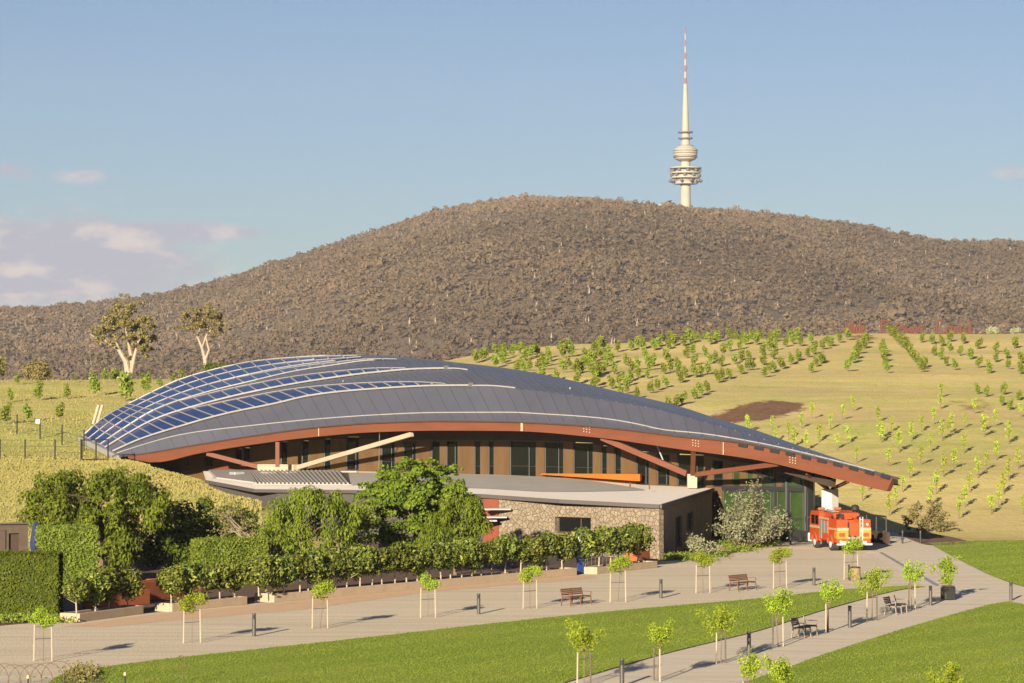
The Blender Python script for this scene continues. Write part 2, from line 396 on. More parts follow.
MT = dict(
    gravel=mat('gravel', (0.62, 0.52, 0.365), (0.49, 0.405, 0.275), scale=9.0, detail=10, rough=0.95, bump=0.04, bscale=9, contrast=1.3, c3=(0.58, 0.485, 0.335), scale3=0.13, streak=(0.92, 0.75, (0.44, 0.355, 0.235))),
    concrete_path=mat('concrete_path', (0.60, 0.50, 0.365), (0.53, 0.445, 0.32), scale=1.2, detail=8, rough=0.9, bump=0.006, bscale=20, c3=(0.55, 0.47, 0.35), scale3=0.2, streak=(1.1, 0.55, (0.45, 0.37, 0.26))),
    lawn=mat('lawn', (0.165, 0.225, 0.021), (0.22, 0.275, 0.034), scale=5.0, detail=10, rough=0.9, bump=0.05, bscale=18, spec=0.1, contrast=1.1, c3=(0.27, 0.30, 0.05), scale3=0.12, streak=(0.92, 0.5, (0.23, 0.265, 0.04))),
    bed=mat('garden_soil', (0.06, 0.034, 0.02), (0.12, 0.058, 0.03), scale=3.0, detail=8, rough=0.95, bump=0.03, bscale=9),
    orange_soil=mat('orange_soil', (0.50, 0.31, 0.17), (0.55, 0.39, 0.24), scale=1.3, detail=8, rough=0.95, bump=0.02, bscale=9),
    mulch=mat('mulch', (0.16, 0.07, 0.03), (0.09, 0.045, 0.02), scale=5.0, detail=8, rough=0.95, bump=0.04, bscale=10),
    planter=mat('planter_concrete', (0.37, 0.28, 0.18), (0.30, 0.22, 0.145), scale=2.0, detail=8, rough=0.85, bump=0.008, bscale=16),
    edge=mat('steel_edging', (0.05, 0.05, 0.045), rough=0.6, metal=0.3),
    roofmetal=mat('roof_metal', (0.150, 0.152, 0.180), (0.130, 0.132, 0.160), scale=0.25, detail=4, rough=0.42, metal=0.55, spec=0.5),
    seam=mat('roof_seam_metal', (0.115, 0.117, 0.135), rough=0.5, metal=0.4),
    whiterib=mat('rib_metal', (0.27, 0.26, 0.245), (0.23, 0.22, 0.21), scale=0.6, rough=0.5, metal=0.1),
    bluepane=mat('blue_glazing', (0.008, 0.018, 0.07), (0.012, 0.026, 0.095), scale=0.6, detail=3, rough=0.22, spec=0.5),
    rust=mat('rust_timber', (0.135, 0.040, 0.015), (0.10, 0.03, 0.012), scale=0.5, detail=9, rough=0.7, bump=0.01, bscale=6, stretch=(0.5, 0.5, 4)),
    palebeam=mat('pale_beam', (0.36, 0.29, 0.20), (0.30, 0.24, 0.165), scale=1.0, detail=7, rough=0.75),
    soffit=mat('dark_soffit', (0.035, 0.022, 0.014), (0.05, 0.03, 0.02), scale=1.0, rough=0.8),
    clad=mat('bronze_cladding', (0.115, 0.064, 0.024), (0.08, 0.044, 0.017), scale=1.2, detail=7, rough=0.6, metal=0.15, stretch=(1, 1, 0.25)),
    frame=mat('dark_frame', (0.02, 0.02, 0.02), rough=0.45),
    glass=mat('dark_glass', (0.006, 0.008, 0.006), rough=0.04, spec=0.16),
    wingroof=mat('pale_roof_gravel', (0.74, 0.67, 0.56), (0.66, 0.59, 0.49), scale=2.0, detail=8, rough=0.9),
    louvre=mat('louvre_metal', (0.30, 0.275, 0.24), (0.25, 0.23, 0.20), scale=2.0, rough=0.6),
    foyerglass=mat('reflection_green_glass', (0.035, 0.06, 0.016), (0.015, 0.03, 0.010), scale=1.1, detail=6, rough=0.05, spec=0.45),  # the hill's green reflection is put into the pane colour
    wingmembrane=mat('grey_roof_membrane', (0.36, 0.33, 0.28), (0.30, 0.275, 0.235), scale=0.6, detail=8, rough=0.85),
    fascia=mat('dark_fascia', (0.07, 0.06, 0.055), rough=0.7),
    orange=mat('orange_panel', (0.50, 0.10, 0.010), (0.45, 0.09, 0.008), scale=0.8, rough=0.55),
    timber=mat('red_timber', (0.22, 0.055, 0.025), (0.14, 0.035, 0.018), scale=3.0, rough=0.75, stretch=(6, 6, 0.3)),
    corten=mat('corten_steel', (0.30, 0.085, 0.025), (0.23, 0.062, 0.02), scale=1.2, detail=9, rough=0.85),
    stone=stone_mat('stone_cladding'),
    bark=mat('bark', (0.16, 0.11, 0.07), (0.10, 0.07, 0.045), scale=6, rough=0.9, stretch=(1, 1, 0.3)),
    palebark=mat('pale_bark', (0.33, 0.27, 0.195), (0.22, 0.175, 0.12), scale=1.2, detail=8, rough=0.85, stretch=(1, 1, 0.4)),
    stake=mat('pale_stake', (0.34, 0.285, 0.20), (0.27, 0.22, 0.155), scale=4, rough=0.85),
    darkstake=mat('dark_stake', (0.10, 0.08, 0.06), (0.07, 0.055, 0.04), scale=4, rough=0.85),
    tie=mat('rubber_tie', (0.04, 0.035, 0.03), rough=0.8),
    bollard=mat('bollard_metal', (0.075, 0.068, 0.06), (0.06, 0.055, 0.05), scale=5, rough=0.5, metal=0.3),
    bollardtop=mat('bollard_louvre', (0.03, 0.03, 0.03), rough=0.5),
    benchwood=mat('bench_timber', (0.15, 0.065, 0.035), (0.10, 0.045, 0.025), scale=5, rough=0.7, stretch=(0.4, 3, 3)),
    benchslate=mat('bench_slate', (0.07, 0.055, 0.05), (0.05, 0.04, 0.04), scale=5, rough=0.7),
    benchmetal=mat('bench_metal', (0.20, 0.15, 0.11), rough=0.5, metal=0.4),
    red=mat('red_paint', (0.42, 0.062, 0.014), (0.36, 0.05, 0.012), scale=1.0, detail=6, rough=0.32, spec=0.5),
    cream=mat('cream_stripe', (0.34, 0.26, 0.15), rough=0.45),
    yellow=mat('yellow_panel', (0.36, 0.20, 0.022), rough=0.45),
    silver=mat('silver_shutter', (0.30, 0.285, 0.265), (0.24, 0.23, 0.21), scale=8, rough=0.45, metal=0.4, stretch=(0.1, 0.1, 4)),
    white=mat('white_paint', (0.46, 0.43, 0.39), (0.40, 0.375, 0.34), scale=3, rough=0.5),
    rubber=mat('rubber', (0.02, 0.019, 0.018), (0.035, 0.03, 0.027), scale=4, rough=0.9),
    void=mat('dark_pane', (0.006, 0.006, 0.006), rough=0.3, spec=0.15),
    black=mat('black_metal', (0.018, 0.017, 0.016), rough=0.55),
    sculpt=mat('rusty_steel', (0.105, 0.036, 0.02), (0.075, 0.026, 0.015), scale=2, rough=0.85),
    towerwhite=mat('tower_concrete', (0.31, 0.275, 0.21), (0.26, 0.23, 0.175), scale=0.08, detail=8, rough=0.8),
    towergrey=mat('tower_steel', (0.11, 0.095, 0.075), (0.08, 0.068, 0.055), scale=0.2, rough=0.7),
    towerred=mat('mast_red', (0.17, 0.07, 0.05), rough=0.6),
    mastpale=mat('mast_pale', (0.27, 0.235, 0.19), rough=0.6),
    bluefab=mat('blue_canvas', (0.013, 0.024, 0.075), (0.009, 0.017, 0.055), scale=5, rough=0.85),
    bluesign=mat('blue_sign', (0.010, 0.028, 0.12), rough=0.5),
    wall=mat('rendered_wall', (0.085, 0.06, 0.038), (0.055, 0.04, 0.026), scale=2.5, detail=8, rough=0.9),
    binc=mat('bin_cladding', (0.24, 0.155, 0.10), (0.17, 0.11, 0.07), scale=6, rough=0.75, stretch=(5, 5, .3)),
    # foliage
    lf_lime=leafmat('lime_leaves', (0.15, 0.22, 0.014), (0.29, 0.345, 0.028), 0.22),
    lf_hillup=leafmat('orchard_leaves', (0.09, 0.125, 0.014), (0.195, 0.225, 0.030), 0.15),
    lf_hillow=leafmat('sapling_leaves', (0.19, 0.25, 0.022), (0.31, 0.36, 0.042), 0.15),
    lf_rich=leafmat('green_leaves', (0.042, 0.075, 0.006), (0.145, 0.18, 0.014), 0.12),
    lf_weep=leafmat('weeping_leaves', (0.055, 0.085, 0.007), (0.15, 0.18, 0.015), 0.12),
    lf_cedar=leafmat('cedar_leaves', (0.038, 0.062, 0.005), (0.125, 0.15, 0.012), 0.1),
    lf_mag=leafmat('bay_leaves', (0.035, 0.055, 0.008), (0.21, 0.23, 0.04), 0.1, rough=0.4),
    lf_hedge=leafmat('hedge_leaves', (0.055, 0.085, 0.008), (0.11, 0.14, 0.014), 0.2),
    lf_ivy=leafmat('light_hedge_leaves', (0.09, 0.125, 0.014), (0.18, 0.215, 0.03), 0.2),
    lf_silver=leafmat('grey_leaves', (0.16, 0.17, 0.09), (0.30, 0.30, 0.17), 0.2),
    lf_gum=leafmat('gum_leaves', (0.13, 0.115, 0.04), (0.25, 0.21, 0.08), 0.12),
    lf_olive=leafmat('olive_leaves', (0.12, 0.105, 0.035), (0.21, 0.175, 0.065), 0.25),
    lf_forest=leafmat('forest_leaves', (0.062, 0.045, 0.028), (0.158, 0.112, 0.070), 0.1, rough=0.8, vary=0.0),
    grasstuft=leafmat('dry_grass', (0.19, 0.175, 0.05), (0.36, 0.275, 0.10), 0.2, vary=0.0),
    hoop=mat('hoop_wire', (0.09, 0.06, 0.04), rough=0.6, metal=0.3),
)
# ---------------------------------------------------------------- ground
PROF = [
    (-400, [(185, 0), (205, .6), (214, 1.6), (235, 3.6), (262, 5.2), (300, 8), (350, 11), (400, 12.9), (430, 12.6), (560, 5), (760, -6)]),
    (60, [(185, 0), (205, .6), (214, 1.6), (235, 3.6), (262, 5.1), (300, 7.9), (350, 11), (400, 13.1), (430, 12.8), (560, 5), (760, -6)]),
    (128, [(188, 0), (205, .9), (215, 2.3), (230, 3.9), (245, 4.7), (262, 5.0), (300, 7.7), (350, 11), (405, 13.3), (440, 13), (560, 5), (760, -6)]),
    (212, [(192, 0), (205, .8), (215, 2.3), (226, 3.7), (235, 3.4), (245, 2.8), (262, 2.8), (290, 5.5), (350, 11), (410, 13.7), (440, 13.2), (560, 5), (760, -6)]),
    (262, [(199, 0), (207, 1.5), (215, 2.9), (222, 3.0), (232, 1.6), (240, .3), (268, .3), (290, 3), (350, 10), (420, 14.2), (450, 13.8), (560, 6), (760, -6)]),
    (300, [(203, 0), (212, 1.3), (219, 1.6), (228, .4), (275, 0), (300, 3), (350, 9.6), (430, 14.8), (460, 14.4), (580, 6), (770, -6)]),
    (335, [(205, 0), (275, 0), (300, 3), (350, 9.2), (440, 15.3), (470, 15), (580, 6), (780, -6)]),
    (460, [(240, 0), (285, 1.5), (330, 6.5), (400, 12.6), (480, 17.2), (510, 17.2), (640, 8), (860, -6)]),
    (560, [(245, 0), (275, 1.5), (330, 7.2), (400, 13.2), (500, 19.6), (530, 19.6), (660, 10), (880, -6)]),
    (700, [(238, 0), (260, 1.4), (300, 5.0), (360, 10.2), (420, 14.6), (500, 20.4), (535, 20.4), (680, 10), (900, -6)]),
    (850, [(236, 0), (262, 2.5), (300, 6.1), (350, 10.3), (380, 11.8), (440, 16.2), (520, 22.0), (560, 22.1), (700, 12), (900, -6)]),
    (1024, [(224, 0), (252, 2.5), (300, 6.4), (350, 10.4), (380, 11.7), (440, 16.2), (520, 22.1), (560, 22.2), (700, 12), (900, -6)]),
    (1500, [(224, 0), (252, 2.5), (300, 6.4), (350, 10.4), (380, 11.7), (440, 16.2), (520, 22.1), (560, 22.2), (700, 12), (900, -6)]),
]
_Y = np.arange(0, 1000, 2.0)
_U = np.arange(-400, 1501, 10.0)
_cols = np.array([np.interp(_Y, [a for a, b in pr], [b for a, b in pr]) for u, pr in PROF])
def _blur(a, n, ax):
    k = np.hanning(n + 2)[1:-1]; k /= k.sum()
    pad = [(0, 0), (0, 0)]; pad[ax] = (n // 2, n // 2)
    return np.apply_along_axis(lambda r_: np.convolve(r_, k, 'valid'), ax, np.pad(a, pad, mode='edge'))
_T = np.empty((len(_U), len(_Y)))
for j in range(len(_Y)):
    _T[:, j] = np.interp(_U, [u for u, pr in PROF], _cols[:, j])
_T = _blur(_blur(_T, 7, 1), 7, 0)
def _rough(X, Y):
    return (0.22 * np.sin(Y * .14 + X * .03 + .6 * np.sin(X * .06)) + 0.20 * np.sin(X * .13 + 1.3 * np.sin(Y * .07)) * np.sin(Y * .11 + .8 * np.sin(X * .05))
            + 0.07 * np.sin(X * .41 + Y * .23) * np.sin(Y * .37 - X * .19))
def terrain(X, Y):
    X = np.asarray(X, float); Y = np.asarray(Y, float)
    u = np.clip(X / np.maximum(Y, 60.0) * F + 512, -400, 1499.9)
    fu = (u + 400) / 10; fy = np.clip(Y, 0, 997.9) / 2
    i = fu.astype(int); j = fy.astype(int); a = fu - i; b = fy - j
    z = (_T[i, j] * (1 - a) * (1 - b) + _T[i + 1, j] * a * (1 - b) + _T[i, j + 1] * (1 - a) * b + _T[i + 1, j + 1] * a * b)
    # the slope the photograph was taken from, rising behind the viewer
    z = np.where(Y < 84, 8.7 * np.clip((84 - Y) / 84, 0, 2.4) ** 1.15, z)
    z = z + _rough(X, Y) * np.clip((z - 0.3) / 2.0, 0, 1)
    return z
def tz(x, y): return float(terrain(x, y))
_m = np.arange(185, 640, 0.5)
def hill(px, py):
    a, b = ray(px, py)
    d = CZ + b * _m - terrain(a * _m, _m)
    k = np.where(d < 0)[0]
    Y = _m[k[0]] if len(k) else 520.0
    if len(k) and k[0] > 0:
        d0, d1 = d[k[0] - 1], d[k[0]]
        Y = _m[k[0] - 1] + 0.5 * d0 / (d0 - d1)
    return Vector((a * Y, Y, tz(a * Y, Y)))

xs = np.concatenate([-np.geomspace(4000, 132, 16), np.arange(-130, 151, 2.0), np.geomspace(154, 4000, 16)])
ys = np.concatenate([np.geomspace(-700, -90, 10), np.arange(-80, 100, 8.0), np.arange(100, 180, 8.0), np.arange(180, 470, 1.5), np.arange(470, 580, 2.5), np.geomspace(582, 5200, 26)])
GX, GY = np.meshgrid(xs, ys)
GZ = terrain(GX, GY) - 0.06
nx = len(xs)
gv = np.stack([GX.ravel(), GY.ravel(), GZ.ravel()], 1)
me = bpy.data.meshes.new('ground')
ii, jj = np.meshgrid(np.arange(nx - 1), np.arange(len(ys) - 1))
base = (jj * nx + ii).ravel()
quads = np.stack([base, base + 1, base + nx + 1, base + nx], 1).astype(np.int32)
me.vertices.add(len(gv)); me.vertices.foreach_set('co', gv.astype(np.float32).ravel())
me.loops.add(quads.size); me.loops.foreach_set('vertex_index', quads.ravel())
me.polygons.add(len(quads)); me.polygons.foreach_set('loop_start', np.arange(0, quads.size, 4, dtype=np.int32))
me.polygons.foreach_set('use_smooth', np.ones(len(quads), bool))
soil = np.zeros(len(gv)); green = np.zeros(len(gv))
def gauss(P, lx, ly, rot=0.0):
    dx = gv[:, 0] - P[0]; dy = gv[:, 1] - P[1]
    c, s = math.cos(rot), math.sin(rot)
    return np.exp(-(((dx * c + dy * s) / lx) ** 2 + ((-dx * s + dy * c) / ly) ** 2))
SOILS = []
for px, py, lx, ly, rot in ((778, 405, 3.2, 8, 0.0), (762, 409, 3.6, 7, 0.0), (742, 415, 3.4, 6, 0.0), (728, 420, 4, 5, 0.0)):
    soil += 1.0 * gauss(hill(px, py), lx, ly, rot); SOILS.append((hill(px, py), lx, ly))
for px, py, k, lx, ly in ((862, 337, .8, 4, 14), (985, 412, .36, 4, 16), (968, 402, .34, 4, 10), (700, 345, .25, 10, 10), (910, 415, .3, 3, 4)):
    soil += k * gauss(hill(px, py), lx, ly)
for px, py, k, lx, ly in ((900, 400, .6, 22, 10), (960, 430, .6, 18, 12), (90, 440, .7, 26, 16), (40, 425, .5, 30, 14), (850, 435, .35, 14, 12), (735, 400, .5, 6, 12), (880, 450, .5, 12, 8), (980, 470, .45, 12, 10), (800, 385, .4, 16, 8), (620, 370, .3, 20, 20), (930, 385, .35, 20, 6), (220, 500, .5, 6, 8)):
    green += k * gauss(hill(px, py), lx, ly)
green += np.clip((-gv[:, 0] - 5) / 25, 0, .62) * (gv[:, 1] > 180)
for nm, arr in (('soil', soil), ('green', green)):
    a = me.attributes.new(nm, 'FLOAT', 'POINT'); a.data.foreach_set('value', np.clip(arr, 0, 1.2).astype(np.float32))
me.update(calc_edges=True)

def ground_mat():
    m = bpy.data.materials.new('dry_grass_ground'); m.use_nodes = True
    nt = m.node_tree; N, L = nt.nodes, nt.links
    p = N['Principled BSDF']; p.inputs['Roughness'].default_value = 0.95; p.inputs['Specular IOR Level'].default_value = 0.1
    tc = N.new('ShaderNodeTexCoord')
    def noise(scale, detail, stretch=(1, 1, 1), lo=.35, hi=.65, rough=.6):
        mp = N.new('ShaderNodeMapping'); mp.inputs['Scale'].default_value = stretch
        L.new(tc.outputs['Object'], mp.inputs[0])
        t = N.new('ShaderNodeTexNoise'); t.inputs['Scale'].default_value = scale; t.inputs['Detail'].default_value = detail
        t.inputs['Roughness'].default_value = rough
        L.new(mp.outputs[0], t.inputs['Vector'])
        r_ = N.new('ShaderNodeMapRange'); r_.inputs[1].default_value = lo; r_.inputs[2].default_value = hi
        L.new(t.outputs['Fac'], r_.inputs[0]); return r_.outputs[0]
    def mix(f, a, b):
        x = N.new('ShaderNodeMix'); x.data_type = 'RGBA'
        if isinstance(f, float): x.inputs[0].default_value = f
        else: L.new(f, x.inputs[0])
        for k, v in ((6, a), (7, b)):
            if isinstance(v, tuple): x.inputs[k].default_value = (*v, 1)
            else: L.new(v, x.inputs[k])
        return x.outputs[2]
    def math_(op, a, b, clamp=False):
        n = N.new('ShaderNodeMath'); n.operation = op; n.use_clamp = clamp
        for i, v in enumerate((a, b)):
            if isinstance(v, float): n.inputs[i].default_value = v
            else: L.new(v, n.inputs[i])
        return n.outputs[0]
    def attr(nm):
        a = N.new('ShaderNodeAttribute'); a.attribute_name = nm; return a.outputs['Fac']
    straw = mix(noise(.9, 10), (0.54, 0.425, 0.165), (0.42, 0.345, 0.125))
    straw = mix(noise(.16, 6, (1, .5, 1), .4, .75), straw, (0.52, 0.39, 0.18))
    grn = mix(noise(1.3, 9), (0.29, 0.31, 0.07), (0.40, 0.38, 0.11))
    gf = math_('ADD', math_('MULTIPLY', noise(.075, 7, (1, .6, 1), .44, .64), 0.5), attr('green'))
    gf = math_('MULTIPLY', gf, noise(.5, 8, (1, .5, 1), .25, .6), True)
    c = mix(gf, straw, grn)
    # worn mowing lines that follow the slope
    c = mix(math_('MULTIPLY', noise(.35, 5, (.12, 1.0, 1), .52, .72), 0.45), c, (0.27, 0.20, 0.085))
    sf = math_('MULTIPLY', attr('soil'), noise(.45, 9, (1, .6, 1), .22, .62, .7))
    r_ = N.new('ShaderNodeMapRange'); r_.inputs[1].default_value = .28; r_.inputs[2].default_value = .5
    L.new(sf, r_.inputs[0])
    c = mix(r_.outputs[0], c, mix(noise(1.0, 6), (0.19, 0.105, 0.055), (0.13, 0.07, 0.04)))
    L.new(c, p.inputs['Base Color'])
    t = N.new('ShaderNodeTexNoise'); t.inputs['Scale'].default_value = 2.5; t.inputs['Detail'].default_value = 8
    L.new(tc.outputs['Object'], t.inputs['Vector'])
    b = N.new('ShaderNodeBump'); b.inputs['Distance'].default_value = 0.14; b.inputs['Strength'].default_value = 1.0
    L.new(t.outputs['Fac'], b.inputs['Height']); L.new(b.outputs[0], p.inputs['Normal'])
    return m
me.materials.append(ground_mat())
go = bpy.data.objects.new('ground', me); COL.objects.link(go); go['kind'] = 'structure'

def sheet(name, pts, m, z, kind='structure'):
    b = MB(); b.face([(p[0], p[1], z) for p in pts])
    o = b.build(name, m); o['kind'] = kind
    return o
def G(lst, z=0.0): return [gnd(x, y, z) for x, y in lst]
def subdiv(pts, n=6, closed=False):        # Catmull-Rom through ground points
    out = []
    P = [Vector(p) for p in pts]
    for i in range(len(P) - 1):
        p0, p1, p2, p3 = P[max(i - 1, 0)], P[i], P[i + 1], P[min(i + 2, len(P) - 1)]
        for k in range(n):
            t = k / n
            out.append(0.5 * ((2 * p1) + (p2 - p0) * t + (2 * p0 - 5 * p1 + 4 * p2 - p3) * t * t + (3 * p1 - p0 - 3 * p2 + p3) * t ** 3))
    out.append(P[-1]); return out

sheet('garden_bed', G([(-400, 640), (-200, 560), (40, 549), (250, 538), (500, 536), (660, 548), (730, 551), (800, 536), (800, 545), (740, 552), (700, 562), (600, 582), (300, 606), (80, 625)]), MT['bed'], -0.005)
sheet('gravel_path', G([(-700, 900), (-500, 640), (-60, 632), (20, 624), (75, 621), (150, 613), (268, 602), (420, 587), (590, 573), (655, 562), (690, 559), (725, 555), (760, 548), (776, 541), (788, 532), (806, 529), (890, 531), (910, 538), (935, 547), (1000, 590), (1200, 590), (1200, 900)]), MT['gravel'], 0.004)
sheet('orange_gravel', G([(60, 627), (150, 615), (268, 604), (420, 588), (590, 575), (600, 578), (430, 592), (300, 610), (230, 616), (170, 621), (110, 627)]), MT['orange_soil'], 0.010)
sheet('concrete_path', G([(795, 545), (788, 534), (806, 529), (890, 531), (906, 536), (930, 544), (954, 557.5), (986, 573.5), (1010, 583), (1024, 587), (1100, 600), (1100, 622), (1024, 604.8), (1011, 602.5), (985, 607), (905, 629), (830, 653), (766, 675.5), (740, 684), (700, 700), (540, 700), (567, 683), (661, 655.5), (760, 631), (818, 612.5), (884, 594), (925, 586.5), (905, 575), (880, 560), (866, 553)]), MT['concrete_path'], 0.012)
sheet('concrete_strip', G([(879, 552.6), (882, 552.2), (940, 585.6), (936, 586.4)]), MT['whiterib'], 0.018)
up = subdiv(G([(40, 690), (62, 675), (100, 668), (170, 659), (260, 649.5), (380, 636.5), (510, 622), (640, 609), (760, 598.8), (830, 591), (880, 587.6), (912, 586), (926, 587.2)]), 5)
lo_ = subdiv(G([(926, 587.2), (905, 589.5), (884, 594), (817, 612.6), (760, 631), (661, 655.5), (567, 683), (520, 698), (480, 712)]), 5)
sheet('lawn', up + lo_[1:] + G([(200, 760), (-20, 720)]), MT['lawn'], 0.030)
l2 = subdiv(G([(640, 716), (700, 697), (766, 675.6), (830, 652.8), (911, 627), (980, 607.5), (1002, 602.8), (1011, 602), (1024, 605), (1120, 626)]), 5)
sheet('lawn', l2 + G([(1500, 760), (700, 900)]), MT['lawn'], 0.030)
l3 = subdiv(G([(929, 543.5), (954, 557.5), (986, 573.5), (1007, 581.8), (1024, 587), (1110, 606)]), 5)
sheet('lawn', l3 + G([(1500, 590), (1500, 540.5), (1040, 540.5), (975, 541)]), MT['lawn'], 0.030)
sheet('mulch_bed', subdiv(G([(898, 534.2), (906, 538), (925, 544.8), (945, 545.4), (972, 544.2), (966, 541), (950, 537), (930, 534), (905, 532.6), (898, 534.2)]), 4)[:-1], MT['mulch'], 0.036)
sheet('mulch_bed', subdiv(G([(58, 690), (66, 672), (84, 669.5), (98, 676), (110, 690), (84, 700), (58, 690)]), 4)[:-1], MT['mulch'], 0.040)

eb = MB()
eb.tube([Vector((p.x, p.y, 0.03)) for p in lo_[2:]], 0.022, 5)
o = eb.build('lawn_edging', MT['edge']); tag(o, 'thin dark steel edging between the lawn strip and the pale right path', 'edging')

# rough grass blades on the slopes
def grass():
    N = 150000
    b = MB()
    px = rng.uniform(-60, 1090, N); Y = np.where(rng.random(N) < .3, rng.uniform(196, 265, N), rng.uniform(225, 540, N))
    X = (px - 512) / F * Y
    keep = (px < 262) & (Y > 199) & (Y < 430 - 130 * rng.random(N))
    u = px
    keep &= ~((u > 150) & (Y > 250) & (Y < 290))
    X, Y = X[keep], Y[keep]
    z = terrain(X, Y)
    sv = np.zeros(len(X))
    for q, lx, ly in SOILS: sv += np.exp(-((X - q.x) / lx) ** 2 - ((Y - q.y) / ly) ** 2)
    k = (z > 0.5) & (sv < .33 + .12 * rng.normal(size=len(X)))
    X, Y, z = X[k], Y[k], z[k]
    n = len(X)
    h = rng.uniform(.05, .17, n)
    c = np.stack([X, Y, z + h * .35 - .06], 1)
    nr = np.stack([rng.normal(0, .5, n), -np.ones(n), rng.normal(.25, .3, n)], 1)
    big = .5 + .5 * np.sin(X * .21 + 1.7 * np.sin(Y * .13)) * np.sin(Y * .17)
    b.cards(c, nr, h * 1.5, 2.0, np.clip(rng.normal(.72, .16, n) - .30 * big - np.clip(-X / 60, 0, .4), 0, 1), 0, .6)
    o = b.build('dry_grass', MT['grasstuft']); o['kind'] = 'stuff'
grass()

# ---------------------------------------------------------------- mountain and its forest
RIDGE = [(-900, 330), (-300, 318), (0, 312), (50, 310), (100, 306), (150, 300), (200, 290), (260, 269), (330, 246), (400, 223), (440, 210), (480, 201), (530, 198.5), (570, 199), (600, 200.5), (640, 206), (660, 209), (700, 209.5), (760, 216), (830, 227), (900, 239), (940, 244), (1024, 243), (1300, 250), (1900, 290)]
YB, YR = 1250.0, 2760.0
_sx = np.array([p[0] for p in RIDGE], float)
_sy = np.array([p[1] for p in RIDGE], float)
def mountain(X, Y):
    X = np.asarray(X, float); Y = np.asarray(Y, float)
    u = X / Y * F + 512
    py = (np.interp(u, _sx, _sy) + np.interp(u - 25, _sx, _sy) + np.interp(u + 25, _sx, _sy)) / 3
    zr = CZ + (397 - py) / F * YR - 3.0
    s = np.clip((Y - YB) / (YR - YB), 0, None)
    g = np.where(s < 1, .55 * s + .45 * (3 * s ** 2 - 2 * s ** 3), 1 - .5 * (s - 1) - 1.0 * (s - 1) ** 2)
    z = 4 + (zr - 4) * g
    sp_ = np.sin(np.clip(s, 0, 1) * math.pi)
    z = z + sp_ * (13 * np.sin(X / 120 + 1.2 * np.sin(Y / 260)) + 6 * np.sin(X / 47 + Y / 130) + 2.2 * np.sin(X / 17 - Y / 47))
    return z
mx_ = np.arange(-1500, 1701, 25.0); my_ = np.arange(YB - 60, 3500, 30.0)
MX, MY = np.meshgrid(mx_, my_); MZ = mountain(MX, MY)
b = MB(); nn = len(mx_)
b.mesh(np.stack([MX.ravel(), MY.ravel(), MZ.ravel()], 1).tolist(),
       [(j * nn + i, j * nn + i + 1, (j + 1) * nn + i + 1, (j + 1) * nn + i) for j in range(len(my_) - 1) for i in range(nn - 1)])
o = b.build('mountain', mat('mountain_soil', (0.125, 0.088, 0.054), (0.085, 0.062, 0.040), scale=.05, detail=10, rough=.95, contrast=1.1), smooth=True); o['kind'] = 'structure'

def forest():
    n = 98000
    b = MB()
    px = rng.uniform(-70, 1095, n)
    out = rng.random(n) < .10                                   # thinner and larger out to the sides
    px = np.where(out, np.where(rng.random(n) < .5, rng.uniform(-520, -70, n), rng.uniform(1095, 1560, n)), px)
    Y = np.sqrt(rng.uniform(YB ** 2, 2900.0 ** 2, n))
    X = (px - 512) / F * Y
    z = mountain(X, Y)
    # open patches here and there
    dens = np.sin(X / 60 + 2 * np.sin(Y / 170)) * np.sin(Y / 90 + 1.5 * np.sin(X / 75))
    k = rng.random(n) < np.clip(1.05 - .45 * np.clip(dens - .3, 0, 1) / .4, .3, 1)
    X, Y, z, out = X[k], Y[k], z[k], out[k]; n = len(X)
    Rr = np.clip(rng.lognormal(math.log(1.42), .36, n), .85, 4.2)
    Rr = np.where(rng.random(n) < .05, Rr * 1.6, Rr)
    Rr = np.where(out, Rr * 2.1, Rr)
    Hh = Rr * rng.uniform(.75, 1.25, n)
    lift = Hh * .7 + rng.uniform(.5, 3.5, n)
    tone = np.clip(rng.normal(.5, .12, n) + .30 * np.sin(X / 130 + 1.5 * np.sin(Y / 310)) * np.sin(Y / 190 + X / 400), 0, 1)  # broad sine term paints light and shaded folds into the leaf colour
    K = 15
    d = rng.normal(size=(n, K, 3)); d /= np.linalg.norm(d, axis=2, keepdims=True)
    d[..., 2] = np.abs(d[..., 2]) * 1.1 - .25
    rad = rng.uniform(.55, 1.05, (n, K, 1))
    c = np.stack([X, Y, z + lift], 1)[:, None, :] + d * rad * np.stack([Rr, Rr, Hh], 1)[:, None, :]
    nr = d + np.array([-.12, -.3, .25]) + rng.normal(0, .15, d.shape)
    sz = (Rr[:, None] * rng.uniform(.45, .85, (n, K)))
    tn = tone[:, None] + rng.normal(0, .09, (n, K))
    b.cards(c.reshape(-1, 3), nr.reshape(-1, 3), sz.ravel(), 1.3, tn.ravel())
    # pale trunks showing between the crowns
    m = 1500
    i = rng.choice(n, m, replace=False)
    c2 = np.stack([X[i] + rng.normal(0, 1, m), Y[i] - Rr[i] * .9, z[i] + lift[i] * .55], 1)
    b.cards(c2, np.stack([rng.normal(-.3, .3, m), -np.ones(m), rng.normal(0, .1, m)], 1), rng.uniform(1.6, 3.0, m), 7.0, np.full(m, .5), 1, .9)
    o = b.build('forest', [MT['lf_forest'], mat('forest_trunks', (0.25, 0.20, 0.15), rough=.9)])
    o['kind'] = 'stuff'
forest()

